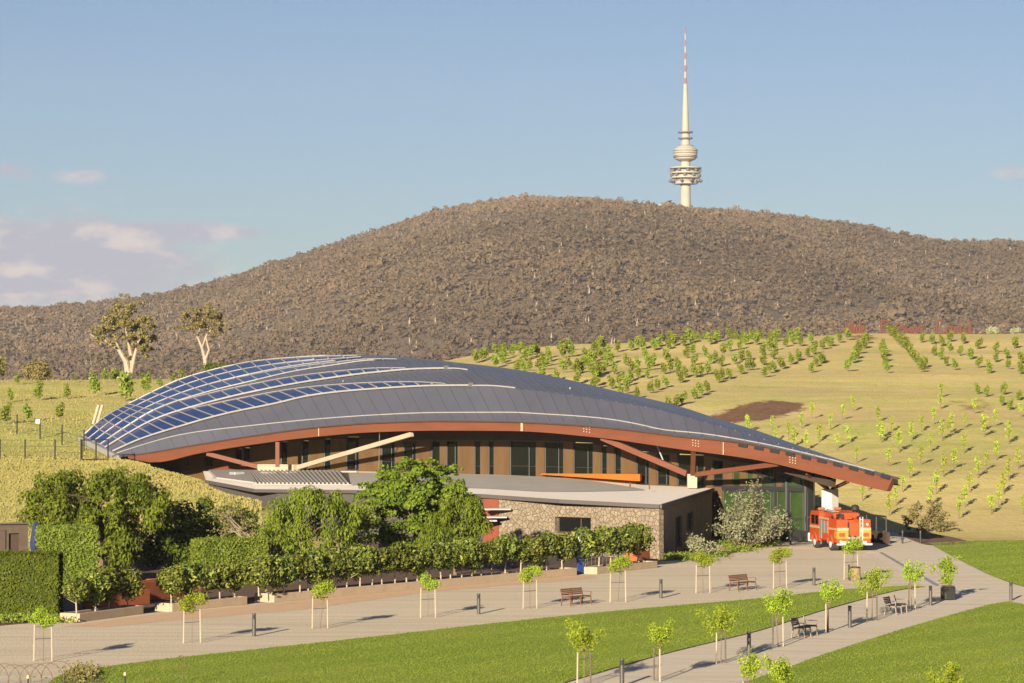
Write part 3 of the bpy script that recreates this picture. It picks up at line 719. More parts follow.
# ---------------------------------------------------------------- tower on the summit
def tower():
    P = at(685.5, 205, 2900)
    x0, y0 = P.x, P.y
    H = lambda py: at(683, py, 2900).z
    zb = 170.0
    t = thing('communications_tower', 'tall pale concrete telecommunications tower with red and white mast on the mountain top', 'tower', (x0, y0, zb))
    def Z(cy): return H(20 + .293 * cy) - zb
    b = MB(); b.lathe([(6.2, 0), (5.3, Z(640)), (4.9, Z(548))], 28); b.build('shaft', MT['towerwhite'], t, smooth=False)
    b = MB()
    for (y1, y0_, r_) in ((560, 552, 12.0), (540, 534, 14.5), (524, 519, 15.0), (507, 503, 16.0)):
        b.lathe([(r_, Z(y1)), (r_, Z(y0_))], 36)
    b.lathe([(7.5, Z(556)), (9.5, Z(545)), (10, Z(506))], 28)
    pl = b.build('platform', MT['towerwhite'], t)
    for k in range(30):
        b = MB()
        a = 2 * math.pi * k / 30
        r1 = 14.5 if k % 3 else 15.5
        zc = Z((549, 530, 514)[k % 3]); 
        b.lathe([(.3, zc - 1.8), (1.5, zc - 1.0), (1.7, zc), (1.4, zc + 1.1), (.3, zc + 1.7)], 8, (r1 * math.cos(a), r1 * math.sin(a), 0))
        b.build('dish', MT['towergrey'], pl)
    b = MB(); b.lathe([(4.9, Z(506)), (4.6, Z(470))], 24); b.build('neck', MT['towerwhite'], t)
    b = MB(); b.lathe([(4.8, Z(484)), (9.5, Z(477)), (10.8, Z(474)), (10.8, Z(464)), (12.0, Z(463)), (12.0, Z(441)), (11.0, Z(440)), (8.5, Z(433)), (7.6, Z(430))], 36)
    pod = b.build('pod', MT['towerwhite'], t)
    b = MB()
    for y_ in (468, 455, 447): b.lathe([(12.15, Z(y_ + 1.5)), (12.15, Z(y_ - 1.5))], 36)
    b.build('window_band', MT['towergrey'], pod)
    b = MB(); b.lathe([(4.5, Z(432)), (4.0, Z(384)), (3.6, Z(380)), (2.9, Z(300)), (1.9, Z(218))], 20); b.build('upper_shaft', MT['towerwhite'], t)
    for y_, r_ in ((430, 7.6), (404, 7.2), (383, 7.6)):
        b = MB(); b.lathe([(r_, Z(y_ + 2.2)), (r_, Z(y_ - 2.2))], 28); b.build('ring_deck', MT['towergrey'], t)
    b = MB(); n = 9
    for k in range(n):
        ya = 220 - k * 195 / n; yb = 220 - (k + 1) * 195 / n
        ra = 1.4 - .85 * k / n
        b.lathe([(ra, Z(ya)), (ra * .94, Z(yb))], 8, m=(0 if k % 2 == 0 else 1))
    b.build('mast', [MT['towerred'], MT['mastpale']], t)
tower()
# low buildings on the summit beside the tower
b = MB(); P = at(648, 207, 2790)
b.box((0, 0, 2), (30, 10, 5), bev=.3)
b.box((0, 0, 4.9), (31, 11, .6))
o = b.build('summit_building', MT['towerwhite']); o.location = (P.x + 12, P.y, P.z - 3)
tag(o, 'long low pale building among trees on the summit left of the tower', 'building')

# ---------------------------------------------------------------- air
b = MB(); b.box((100, 1700, 200), (5200, 3900, 416))
hz_m = bpy.data.materials.new('haze'); hz_m.use_nodes = True
hn = hz_m.node_tree; hn.nodes.clear()
ho = hn.nodes.new('ShaderNodeOutputMaterial'); hv = hn.nodes.new('ShaderNodeVolumePrincipled')
hv.inputs['Color'].default_value = (0.85, 0.88, 0.95, 1); hv.inputs['Density'].default_value = 0.000045; hv.inputs['Anisotropy'].default_value = 0.0
hn.links.new(hv.outputs[0], ho.inputs['Volume'])
o = b.build('haze', hz_m); o['kind'] = 'stuff'

# fine blades on the mown lawns, ragged along their edges
def lawn_blades():
    def inside(poly, x, y):
        r_ = np.zeros(len(x), bool)
        for (x0, y0), (x1, y1) in zip(poly, poly[1:] + poly[:1]):
            c = (y0 > y) != (y1 > y)
            with np.errstate(divide='ignore', invalid='ignore'):
                r_ ^= c & (x < (x1 - x0) * (y - y0) / (y1 - y0 + 1e-12) + x0)
        return r_
    b = MB()
    polys = [[(p[0], p[1]) for p in q] for q in (up + lo_[1:] + G([(200, 760), (-20, 720)]), l2 + G([(1500, 760), (700, 900)]), l3 + G([(1500, 590), (1500, 540.5), (1040, 540.5), (975, 541)]))]
    px = rng.uniform(-10, 1040, 330000); Y = rng.uniform(100, 215, 330000); X = (px - 512) / F * Y
    for pl in polys:
        k = inside(pl, X, Y); x, y = X[k], Y[k]; n = len(x)
        x = x + rng.normal(0, .03, n); y = y + rng.normal(0, .03, n)
        h = rng.uniform(.02, .05, n)
        stripe = np.sin((x * .80 - y * .6) * 2 * math.pi / 3.2)
        t = .5 + .2 * stripe + .18 * np.sin(x * .31 + 2 * np.sin(y * .09)) * np.sin(y * .21) + rng.normal(0, .09, n)
        b.cards(np.stack([x, y, .03 + h * .4], 1), np.stack([rng.normal(-.1, .4, n), rng.normal(-.7, .3, n), rng.uniform(.2, 1.0, n)], 1), h * 1.5, 1.8, t, 0, .4)
    o = b.build('lawn_grass', leafmat('lawn_blades', (0.068, 0.102, 0.010), (0.115, 0.142, 0.016), 0.1, vary=0.0)); o['kind'] = 'stuff'
lawn_blades()

# fine joints across the right path
b = MB()
for px, py in ((745, 682), (790, 667), (830, 652.8), (868, 640.5), (903, 629.5), (935, 620), (965, 611.5), (990, 605)):
    p = gnd(px, py, .0145); d = Vector((-.90, .43, 0)); w = Vector((.02, .045, 0))
    q = p + d * 6.5; p = p - d * .3
    b.face([p - w * .5, p + w * .5, q + w * .5, q - w * .5])
for (ax, ay), (cx, cy) in (((905, 575), (954, 557.5)), ((925, 586), (986, 573.5)), ((800, 540), (905, 538)), ((965, 606), (1015, 584.5))):
    p, q = gnd(ax, ay, .0145), gnd(cx, cy, .0145); w = Vector((.01, .05, 0))
    b.face([p - w * .5, q - w * .5, q + w * .5, p + w * .5])
o = b.build('paving_joints', mat('joint_sand', (0.27, 0.22, 0.16), rough=.95)); o['kind'] = 'structure'
# ---------------------------------------------------------------- visitor centre
BA = at(128, 456, 262); BB = at(890, 478, 200)
BX, BY = BB.x - BA.x, BB.y - BA.y
BL = math.hypot(BX, BY)
BD = Vector((BX / BL, BY / BL, 0)); BN = Vector((-BY / BL, BX / BL, 0))       # along the beam, and back into the house
def line_s(px, off=0.0):
    k, _ = ray(px, 397)
    x0, y0 = BA.x + BN.x * off, BA.y + BN.y * off
    return (k * y0 - x0) / (BX - k * BY)
def line_Y(px, off=0.0):
    return BA.y + BN.y * off + BY * line_s(px, off)
_sm = {}
def ip(tab, px):
    """smooth (monotone cubic) reading of a table"""
    if id(tab) not in _sm:
        x = np.array([p[0] for p in tab], float); y = np.array([p[1] for p in tab], float)
        h = np.diff(x); d = np.diff(y) / h; m = np.zeros(len(x)); m[0], m[-1] = d[0], d[-1]
        for i in range(1, len(x) - 1):
            m[i] = 0 if d[i - 1] * d[i] <= 0 else (h[i - 1] + h[i]) / (h[i - 1] / d[i] + h[i] / d[i - 1])
        _sm[id(tab)] = (x, y, m, h, tab)
    x, y, m, h, _ = _sm[id(tab)]
    if px <= x[0]: return float(y[0])
    if px >= x[-1]: return float(y[-1])
    i = int(np.searchsorted(x, px)) - 1; t = (px - x[i]) / h[i]
    return float(y[i] * (1 + 2 * t) * (1 - t) ** 2 + h[i] * m[i] * t * (1 - t) ** 2 + y[i + 1] * t * t * (3 - 2 * t) + h[i] * m[i + 1] * t * t * (t - 1))
A_T = [(119, 456), (128, 455), (200, 443.5), (250, 435.5), (313, 427), (377, 422), (440, 420.3), (510, 421), (555, 423), (601, 426.3), (640, 430.5), (678, 435.3), (735, 440.8), (779, 448.5), (823, 459), (851, 466), (885, 475.7), (898, 478.3)]
BEAM_TOP = [(128, 455.5), (200, 444.5), (250, 436.5), (313, 428.2), (377, 423), (440, 421.4), (510, 422), (601, 427.6), (678, 437), (735, 443), (796, 454), (851, 466.5), (898, 479)]
BEAM_BOT = [(128, 458), (153, 462.5), (200, 453), (250, 444.8), (313, 437), (377, 432), (440, 430.6), (510, 431), (601, 438), (678, 449), (759, 460.5), (807, 471.5), (845, 481), (887, 491.5), (898, 494)]
VC = thing('visitor_centre', 'long building with vaulted dark roof, blue glazed rows and rust coloured arched beam', 'building', (0, 240, 0))
def bpart(bm, name, m, parent=None, **k):
    return bm.build(name, m, parent or VC, world=(parent is None), **k)

# roof ribs, as they run from the left foot to the right tip
SIL = [(83, 436), (99.5, 421), (129, 404), (153, 392), (178, 380.5), (202, 373), (226, 367), (251, 362), (288, 358.2), (330, 355.8), (377, 355.3), (400, 357), (415, 358.7), (453, 362.8), (499, 370), (528, 376), (565, 385), (605, 394.4), (639, 402), (683, 414.8), (735, 429.2), (779, 443.2), (823, 456.5), (885, 474.3), (898, 477.3)]
RIBS = [
    (-0.15, A_T),
    (0.7, [(117, 453.6), (145, 444.6), (178, 435.8), (251, 426.2), (330, 418.6), (377, 415.5), (440, 413.2), (510, 413), (543, 414.6), (605, 419.3), (639, 425), (661, 430), (700, 434), (760, 443.8), (823, 458.2), (898, 478.0)]),
    (3.0, [(114, 451.8), (140, 440.3), (178, 428), (226, 414.6), (275, 404.5), (313, 396), (377, 389.5), (440, 386.4), (484, 386.2), (528, 390), (565, 394.4), (605, 400.5), (652, 408.5), (683, 416.5), (735, 430.8), (779, 444.4), (823, 457.3), (898, 477.8)]),
    (7.6, [(106, 448), (128, 434.5), (153, 421), (202, 405), (251, 393), (313, 381.5), (377, 373), (420, 369.6), (453, 369), (481, 372.5), (515, 377), (565, 386.6), (605, 395.6), (639, 403), (683, 415.4), (735, 429.7), (779, 443.6), (823, 456.8), (898, 477.7)]),
    (11.8, [(100, 445), (124, 428.5), (153, 411), (202, 394), (251, 381.8), (301, 370.6), (330, 366.2), (377, 360.6), (415, 360.4), (453, 363.6), (499, 370.5), (528, 376.4), (565, 385.4), (605, 394.7), (639, 402.3), (683, 415), (735, 429.4), (823, 456.6), (898, 477.6)]),
    (15.2, [(93, 442), (120, 422.5), (153, 404.6), (202, 386.4), (251, 374.2), (288, 367), (330, 361.6), (377, 357.4), (415, 359.2), (453, 363.1), (499, 370.2), (565, 385.2), (605, 394.5), (639, 402.1), (683, 414.9), (735, 429.3), (823, 456.5), (898, 477.5)]),
    (17.8, [(88, 439), (116, 417.5), (153, 398), (202, 379.4), (251, 368), (288, 362.6), (330, 358.6), (377, 356.1), (415, 358.9), (453, 362.9), (499, 370.1), (565, 385.1), (605, 394.4), (683, 414.8), (735, 429.2), (823, 456.5), (898, 477.4)]),
    (20.0, SIL),
]
PL = [119, 117, 114, 106, 100, 93, 88, 83]
NQ = 56
def rib_pt(r, q):
    """q runs 0..1 along the building, r is the rib, fractions allowed"""
    i = min(int(r), len(RIBS) - 2); f = r - i
    def one(k):
        d, tab = RIBS[k]
        px = PL[k] + (898 - PL[k]) * q
        pa = 119 + (898 - 119) * q
        sh = max(0.0, (ip(A_T, pa) - ip(tab, px)))
        wgt = min(1, q * 9) * min(1, (1 - q) * 2.2)
        px = max(PL[k], px - sh * (0.45 if k <= 2 else 0.75) * wgt)
        px = px if k == 0 else min(px, 898)
        tap = 0.12 + 0.88 * min(1.0, (1 - q) * 2.6) if q > .5 else .42 + .58 * min(1.0, q * 4)
        return at(px, ip(tab, px), line_Y(px) + (d * tap) / BN.y)
    a = one(i)
    return a if f < 1e-6 else a.lerp(one(i + 1), f)
qs = [j / NQ for j in range(NQ + 1)]
grid = [[rib_pt(r, q) for q in qs] for r in range(8)]
# the far side of the vault falls back behind the crest
top = grid[7]
for k, (dy, dz) in enumerate(((5, -.25), (10, -1.6), (16, -4.5))):
    row = []
    for j, q in enumerate(qs):
        tap = 0.02 + .98 * min(1, (1 - q) * 3.0) * min(1, .3 + q * 4)
        p = top[j]; ray_ = (p.z - CZ) / p.y
        row.append(Vector((p.x + BN.x * dy * tap, p.y + BN.y * dy * tap, max(p.z + dz * tap, 1.0) + (ray_ * dy * .3 * tap if k == 0 else 0) - .05)))
    grid.append(row)
b = MB()
nr_ = len(grid)
b.mesh(sum(grid, []), [(r * (NQ + 1) + j, r * (NQ + 1) + j + 1, (r + 1) * (NQ + 1) + j + 1, (r + 1) * (NQ + 1) + j) for r in range(nr_ - 1) for j in range(NQ)], 0)
# standing seams
def seam(p, q, w=.05, h=.07):
    b.bar(p + Vector((0, 0, .03)), q + Vector((0, 0, .03)), w, h, 1)
for j in range(1, NQ):
    seam(grid[0][j], grid[1][j]); seam(grid[1][j], grid[2][j])
    for r in range(2, 7): seam(grid[r][j], grid[r + 1][j])
for j in range(NQ):
    if 14 < j < 54:
        for r in (2, 3, 4): seam(rib_pt(r, qs[j] + .5 / NQ), rib_pt(r + 1, qs[j] + .5 / NQ))
roof = bpart(b, 'roof', [MT['roofmetal'], MT['seam']])
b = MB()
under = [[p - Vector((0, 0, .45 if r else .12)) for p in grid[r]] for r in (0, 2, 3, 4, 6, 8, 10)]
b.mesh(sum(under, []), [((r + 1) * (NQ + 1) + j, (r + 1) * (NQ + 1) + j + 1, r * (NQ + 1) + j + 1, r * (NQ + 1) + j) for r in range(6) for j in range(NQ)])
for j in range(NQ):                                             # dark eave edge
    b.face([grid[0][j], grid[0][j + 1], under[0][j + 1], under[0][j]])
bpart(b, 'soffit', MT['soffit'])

# pale ribs
def ribstrip(r, w, h, qa=0.0, qb=1.0, n=90):
    bb = MB()
    pts = [rib_pt(r, qa + (qb - qa) * i / n) + Vector((0, 0, h * .5 + .02)) for i in range(n + 1)]
    for i in range(n): bb.bar(pts[i], pts[i + 1], w, h)
    return bpart(bb, 'roof_rib', MT['whiterib'])
ribstrip(1, .075, .08, 0, .97)
ribstrip(2, .36, .14, 0, .475); ribstrip(2, .10, .10, .475, .53)
ribstrip(3, .34, .14, 0, .475); ribstrip(3, .10, .10, .475, .50)
ribstrip(4, .20, .10, 0, .40); ribstrip(5, .13, .08, 0, .36); ribstrip(6, .12, .07, 0, .34); ribstrip(7, .16, .08, 0, .36)
for r, q in ((2, .475), (3, .475)):
    bb = MB(); p = rib_pt(r, q); bb.box((p.x, p.y, p.z + .12), (.4, .4, .34)); bpart(bb, 'rib_end', MT['frame'])

# rows of blue glazing, one strip to a row
FR = {2: [(0, 1), (.12, 1), (.17, .85), (.25, .72), (.33, .5), (.41, .27), (.455, .06)],
      3: [(0, 1), (.12, 1), (.17, .85), (.25, .7), (.33, .5), (.40, .3), (.44, .08)],
      4: [(0, 1), (.18, 1), (.26, .85), (.34, .6), (.40, .35), (.44, .1)],
      5: [(0, 1), (.24, 1), (.33, .75), (.41, .3)],
      6: [(0, 1), (.24, 1), (.32, .85), (.40, .4)]}
for r, tab in FR.items():
    gl = MB(); fr = MB()
    n = int(tab[-1][0] * NQ)
    for j in range(0 if r > 2 else 1, n):
        qa, qb = qs[j] + .04 / NQ, qs[j + 1] - .04 / NQ
        fa, fb = ip(tab, qs[j]), ip(tab, qs[j + 1])
        lo1, lo2 = .09, .09
        up_ = Vector((0, 0, .07))
        A, B_, C_, D_ = rib_pt(r + lo1, qa), rib_pt(r + lo2, qb), rib_pt(r + max(fb * .97, .1), qb), rib_pt(r + max(fa * .97, .1), qa)
        gl.face([A + up_, B_ + up_, C_ + up_, D_ + up_])
        u2 = Vector((0, 0, .10))
        fr.bar(rib_pt(r + lo1, qs[j]) + u2, rib_pt(r + max(fa, .12), qs[j]) + u2, .13 if r < 4 else .08, .06)
        if fa < .99: fr.bar(D_ + u2, C_ + u2, .08 if r < 4 else .05, .06)
    sk = bpart(gl, 'skylight', MT['bluepane'])
    fo = fr.build('glazing_bar', MT['whiterib'], VC, world=True); fo.parent = sk; fo.location = (0, 0, 0)
# roof vents and leaning poles by the left foot
for px, py in ((343, 381), (436, 376), (570, 388)):
    bb = MB(); Y = line_Y(px) + 9; p = at(px, py, Y); bb.tube([(p.x, p.y, p.z - .8), (p.x, p.y, p.z + .05)], .07, 6); bpart(bb, 'vent_pipe', MT['whiterib'])
for dx in (0, 4):
    bb = MB(); bb.tube([at(93 + dx, 424, 279), at(98.5 + dx, 405, 279)], .14, 8); bpart(bb, 'leaning_pole', MT['palebeam'])
bb = MB()                                                        # pale kerb at the left foot
for a, c in (((80, 438), (119, 457)),):
    p, q = at(*a, line_Y(80) + 10.3), at(*c, line_Y(119)); bb.bar(p + Vector((0, 0, -.1)), q + Vector((0, 0, -.1)), .35, .5)
bpart(bb, 'roof_kerb', MT['whiterib'])

# the arched beam
b = MB(); n = 70; sec = []
for i in range(n + 1):
    px = 128 + (893 - 128) * i / n
    Y = line_Y(px)
    t_, u_ = at(px, ip(BEAM_TOP, px), Y), at(px, ip(BEAM_BOT, px), Y)
    if i == n: u_ = at(886.5, 491.4, line_Y(887))
    bk = BN * .45
    sec.append((u_, t_, t_ + bk, u_ + bk))
for i in range(n):
    p, q = sec[i], sec[i + 1]
    b.hexa([p[0], q[0], q[3], p[3], p[1], q[1], q[2], p[2]])
bpart(b, 'arched_beam', MT['rust'])
for px in (319, 522, 723.5):
    b = MB()
    Y = line_Y(px); t_, u_ = at(px, ip(BEAM_TOP, px) + .6, Y), at(px, ip(BEAM_BOT, px) - .3, Y)
    t_ -= BN * .03; u_ -= BN * .03
    b.bar(u_, t_, .16, .06); bpart(b, 'splice_plate', MT['palebeam'])
for cx, cy in ((696, 443), (587, 429), (793, 460)):
    for k in range(9):
        px, py = cx + (k % 3) * 2.8 - 2.8, cy + (k // 3) * 2.6 - 2.4
        p = at(px, py + (px - cx) * .18, line_Y(px)) - BN * .02
        b = MB(); b.tube([p, p - BN * .03], .05, 6); bpart(b, 'bolt', MT['palebeam'])
for k in range(10):                                              # rafter pockets along the top of the beam
    px = 739 + k * 15.8
    bb = MB()
    p = at(px, ip(BEAM_TOP, px) + 1.2, line_Y(px)) - BN * .03; q = at(px + 9, ip(BEAM_TOP, px + 9) + 1.2, line_Y(px + 9)) - BN * .03
    bb.bar(p, q, .12, .26); bpart(bb, 'rafter_pocket', MT['frame'])

# facade behind the beam
OFF = 4.8
def fac_pt(px, py): return at(px, py, line_Y(px, OFF))
_ps = np.linspace(120, 905, 120)
_s1 = np.array([line_s(p) for p in _ps]); _zt = np.array([at(p, ip(BEAM_TOP, p), line_Y(p)).z for p in _ps])
def beam_z(s): return float(np.interp(s, _s1, _zt))
F0 = BA + BN * OFF
def fac_top(s):
    p = fpt(s, 0); px = p.x / p.y * F + 512
    return at(px, ip(BEAM_TOP, px) + 3.5, p.y).z
def fpt(s, z, back=0.0): return Vector((F0.x + BX * s + BN.x * back, F0.y + BY * s + BN.y * back, z))
WIN = [(186.5, 189.5, 459, 466), (205.5, 213, 455.5, 466), (235, 242, 449, 466), (243, 250, 448, 462), (280.5, 287.6, 442, 466.5), (301.5, 308.4, 441, 464), (323.6, 330.7, 439, 464.5), (346, 359, 437, 465.5), (381, 395, 441, 466), (403, 416, 441, 466), (431, 440, 441, 468), (446, 458, 441, 471), (474, 480.5, 441, 472), (488, 494, 441, 472), (509.6, 536, 441, 472), (544.4, 563.5, 442, 472.5), (573, 593, 443, 473), (600.8, 607, 446, 473.5), (614, 621, 447, 474), (636, 649, 452, 479.5), (656.7, 669.6, 454, 480), (677, 704, 455, 481), (712.5, 723, 460, 487), (732.5, 740, 464, 487), (746.5, 753, 465, 487), (760.5, 774, 466, 487), (781.5, 807.4, 468, 487),
       (722, 738, 490, 531), (740, 757, 490, 531), (759, 774, 490, 531), (776, 786, 490, 531), (789, 807.4, 490, 531)]
HEAD = [(150, 461), (205, 455), (250, 447.5), (300, 441.5), (350, 439.5), (420, 440), (560, 441.5), (600, 445.5), (650, 452.5), (700, 455.5), (740, 463), (806, 467.5)]
b = MB()
cuts = sorted(set([line_s(p, OFF) for w in WIN for p in w[:2]] + [line_s(150, OFF), line_s(808, OFF)]))
wz = []
for w in WIN:
    pm = (w[0] + w[1]) / 2
    wz.append((line_s(w[0], OFF), line_s(w[1], OFF), fac_pt(pm, w[3]).z - (.4 if 464 <= w[3] < 484 and w[0] < 706 else 0), fac_pt(pm, w[2]).z))
for s0, s1 in zip(cuts[:-1], cuts[1:]):
    if s1 - s0 < 1e-6: continue
    sm = (s0 + s1) / 2
    hs = sorted([(z0, z1) for a, c, z0, z1 in wz if a < sm < c])
    zc = [0.0]
    for z0, z1 in hs: zc += [z0, z1]
    tops = (fac_top(s0), fac_top(s1))
    hd = []                                                     # beam shadow painted as a dark band above the windows
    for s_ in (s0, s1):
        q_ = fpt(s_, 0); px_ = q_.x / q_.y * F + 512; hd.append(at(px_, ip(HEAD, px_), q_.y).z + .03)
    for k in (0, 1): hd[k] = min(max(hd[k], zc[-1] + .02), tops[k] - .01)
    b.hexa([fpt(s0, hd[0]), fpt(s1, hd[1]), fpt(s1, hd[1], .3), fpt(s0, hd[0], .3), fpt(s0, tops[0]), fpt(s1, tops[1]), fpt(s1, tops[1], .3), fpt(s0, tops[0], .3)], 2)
    tops = (hd[0] - .004, hd[1] - .004)
    for k in range(0, len(zc), 2):
        lo = zc[k]
        hi = (zc[k + 1],) * 2 if k + 1 < len(zc) else tops
        if min(hi) - lo < .02: continue
        b.hexa([fpt(s0, lo), fpt(s1, lo), fpt(s1, lo, .3), fpt(s0, lo, .3), fpt(s0, hi[0]), fpt(s1, hi[1]), fpt(s1, hi[1], .3), fpt(s0, hi[0], .3)], 1 if (s0 > line_s(719, OFF) and lo < 2.9) else 0)
# end wall and far wall, closing the house
sE = line_s(808, OFF); sW = line_s(150, OFF)
zE = fac_top(sE) - .02
b.hexa([fpt(sE, 0, .3), fpt(sE, 0, .6) + Vector((0, 0, 0)), fpt(sE - .05, 0, 6), fpt(sE - .055, 0, 6), fpt(sE, zE, .3), fpt(sE, zE, .6), fpt(sE - .05, zE - .5, 6), fpt(sE - .055, zE - .5, 6)], 1)
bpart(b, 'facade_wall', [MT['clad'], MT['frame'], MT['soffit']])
for w, (s0, s1, z0, z1) in zip(WIN, wz):
    fr = MB(); gl = MB()
    e = .05 / BL
    gl.hexa([fpt(s0, z0, .10), fpt(s1, z0, .10), fpt(s1, z0, .14), fpt(s0, z0, .14), fpt(s0, z1, .10), fpt(s1, z1, .10), fpt(s1, z1, .14), fpt(s0, z1, .14)])
    t_ = .07
    fr.bar(fpt(s0 + e, z0, .06), fpt(s0 + e, z1, .06), t_, .08); fr.bar(fpt(s1 - e, z0, .06), fpt(s1 - e, z1, .06), t_, .08)
    fr.bar(fpt(s0, z0 + .04, .055), fpt(s1, z0 + .04, .055), .08, t_); fr.bar(fpt(s0, z1 - .04, .055), fpt(s1, z1 - .04, .055), .08, t_)
    if w[1] - w[0] > 11:
        sm = s0 + (s1 - s0) * .72; fr.bar(fpt(sm, z0, .065), fpt(sm, z1, .065), .06, .07)
    if z1 - z0 > 1.6:
        fr.bar(fpt(s0, z0 + (z1 - z0) * .3, .062), fpt(s1, z0 + (z1 - z0) * .3, .062), .06, .05)
    fo = fr.build('window', MT['frame'], VC, world=True)
    go_ = gl.build('pane', MT['foyerglass'] if w[0] > 719 else MT['glass'], VC, world=True); go_.parent = fo
b = MB(); sA, sB = line_s(722, OFF), line_s(808, OFF)
zz = fac_pt(765, 488.5).z
b.hexa([fpt(sA, zz - .16, -.08), fpt(sB, zz - .16, -.08), fpt(sB, zz - .16, .0), fpt(sA, zz - .16, .0), fpt(sA, zz + .16, -.08), fpt(sB, zz + .16, -.08), fpt(sB, zz + .16, .0), fpt(sA, zz + .16, .0)])
bpart(b, 'transom', MT['frame'])
b = MB()
p, q = fac_pt(152, 466.8), fac_pt(258, 468.3)
b.bar(p - BN * .08, q - BN * .08, .12, .35); bpart(b, 'sill_beam', MT['rust'])
# doors of the foyer
for pa, pb in ((785.5, 789.2), (804.5, 808)):
    b = MB(); b.bar(fac_pt(pa + 1.5, 531) - BN * .1, fac_pt(pa + 1.5, 469) - BN * .1, .16, .16); bpart(b, 'post', MT['frame'])

# struts, posts and piers
def member(name, p, q, w, h, m):
    bb = MB(); bb.bar(p, q, w, h); return bpart(bb, name, m)
def On(px, py, off): return at(px, py, line_Y(px, off))
member('brace', On(296, 468, 3.4), On(412, 434.3, .5), .30, .36, MT['palebeam'])
b = MB(); p, q = On(261, 468.5, 3.2), On(297, 468.8, 3.2); b.bar(p, q, .8, .75); bpart(b, 'pier', MT['palebeam'])
member('brace', On(207, 453.5, .4), On(259, 467, 3.0), .28, .36, MT['rust'])
member('post', On(277.5, 442, .3), On(277.5, 467, .3), .34, .34, MT['rust'])
member('brace', On(602, 437.5, .4), On(687, 473.5, 2.4), .34, .42, MT['rust'])
member('post', On(693.5, 449, .3), On(692.5, 475, 2.3), .34, .34, MT['rust'])
member('brace', On(696, 474.5, 2.3), On(778, 464, .4), .28, .34, MT['rust'])
b = MB(); p, q = On(692, 488, 2.4), On(692, 474, 2.4); b.bar(p, q, .75, .7); bpart(b, 'pier', MT['palebeam'])
member('downpipe', On(379.5, 432, .6), On(378.8, 470, 3.6), .06, .06, MT['whiterib'])
member('hanger', On(657, 445, 2.0), On(663.5, 461, 2.2), .09, .09, MT['whiterib'])
b = MB(); p = at(830, 489, 208.8); b.box((p.x, p.y, p.z / 2), (.95, .8, p.z), 0, math.atan2(BD.y, BD.x), .03); bpart(b, 'pier', MT['white'])
YP = line_Y(830)
member('brace', at(828, 489, 208.8), at(807, 473.0, YP + 2.6), .22, .22, MT['rust'])
member('brace', at(832, 489, 208.8), at(848, 481.5, line_Y(848) + .3), .2, .2, MT['rust'])
b = MB()                                                         # second beam under the eave by the foyer
b.bar(On(770, 464, 3.0), On(833, 483, 1.2), .5, .55); bpart(b, 'eave_beam', MT['soffit'])
for pa, ya, pb, yb in ((750, 469, 773, 480), (800, 469, 781, 481), (788, 470, 779, 478)):
    member('knee_brace', On(pa, ya, OFF - .15), On(pb, yb, OFF - .15), .1, .2, MT['frame'])

# ---------------------------------------------------------------- stone wing in front
SW = thing('stone_wing', 'low stone clad wing with a broad pale flat roof in front of the vaulted building', 'building', (5, 200, 0))
def spart(bm, name, m, parent=None, **k): return bm.build(name, m, parent or SW, world=(parent is None), **k)
FRN = [at(206, 480.5, 240), at(255, 489.5, 226), at(370, 490.5, 213), at(482, 494.5, 200), at(560, 499.8, 194.5), at(660, 505, 190)]
BCK = [at(203, 471.2, 259), at(255, 470, 254.2), at(380, 470, 248.5), at(500, 471.8, 241), at(570, 474, 237.5), at(640, 480, 233.5)]
BRT = at(713, 488.5, 217)
def rp(i, v): 
    k = min(int(i), 4); f = i - k
    return FRN[k].lerp(FRN[k + 1], f).lerp(BCK[k].lerp(BCK[k + 1], f), v)
b = MB(); NV = 8; NU = 20
pts = [[rp(5 * i / NU, v / NV) for i in range(NU + 1)] for v in range(NV + 1)]
for v in range(NV):
    for i in range(NU): b.face([pts[v][i], pts[v][i + 1], pts[v + 1][i + 1], pts[v + 1][i]])
b.face([FRN[5], BRT, BCK[5]])
spart(b, 'roof', MT['wingroof'])
b = MB(); up1 = Vector((0, 0, .025))
m0 = [rp(1.75 + 3.2 * i / 24, .22 + .30 * max(0, (i - 14) / 10) ** 1.5) + up1 for i in range(25)]
m1 = [rp(1.75 + 3.2 * i / 24, .84 - .28 * max(0, (i - 16) / 8) ** 1.5) + up1 for i in range(25)]
for i in range(24): b.face([m0[i], m0[i + 1], m1[i + 1], m1[i]])
spart(b, 'roof_membrane', MT['wingmembrane'])
b = MB()
edge = FRN + [BRT]
for p, q in zip(edge[:-1], edge[1:]):
    d = Vector((q.y - p.y, p.x - q.x, 0)).normalized() * .12
    o_ = Vector((0, 0, .03)); lo = Vector((0, 0, -.22))
    b.hexa([p + lo + d, q + lo + d, q + lo - d * .3, p + lo - d * .3, p + o_ + d, q + o_ + d, q + o_ - d * .3, p + o_ - d * .3])
spart(b, 'roof_edge', MT['fascia'])
b = MB(); Ya, Yb = line_Y(541, OFF) - .5, line_Y(640, OFF) - 1.4
p, q = at(541, 474.6, Ya), at(640, 481.2, Yb); t1, t0 = at(640, 474.2, Yb), at(541, 473.6, Ya)
bk = Vector((.2, .9, 0))
b.hexa([p, q, q + bk, p + bk, t0, t1, t1 + bk, t0 + bk]); spart(b, 'orange_parapet', MT['orange'])

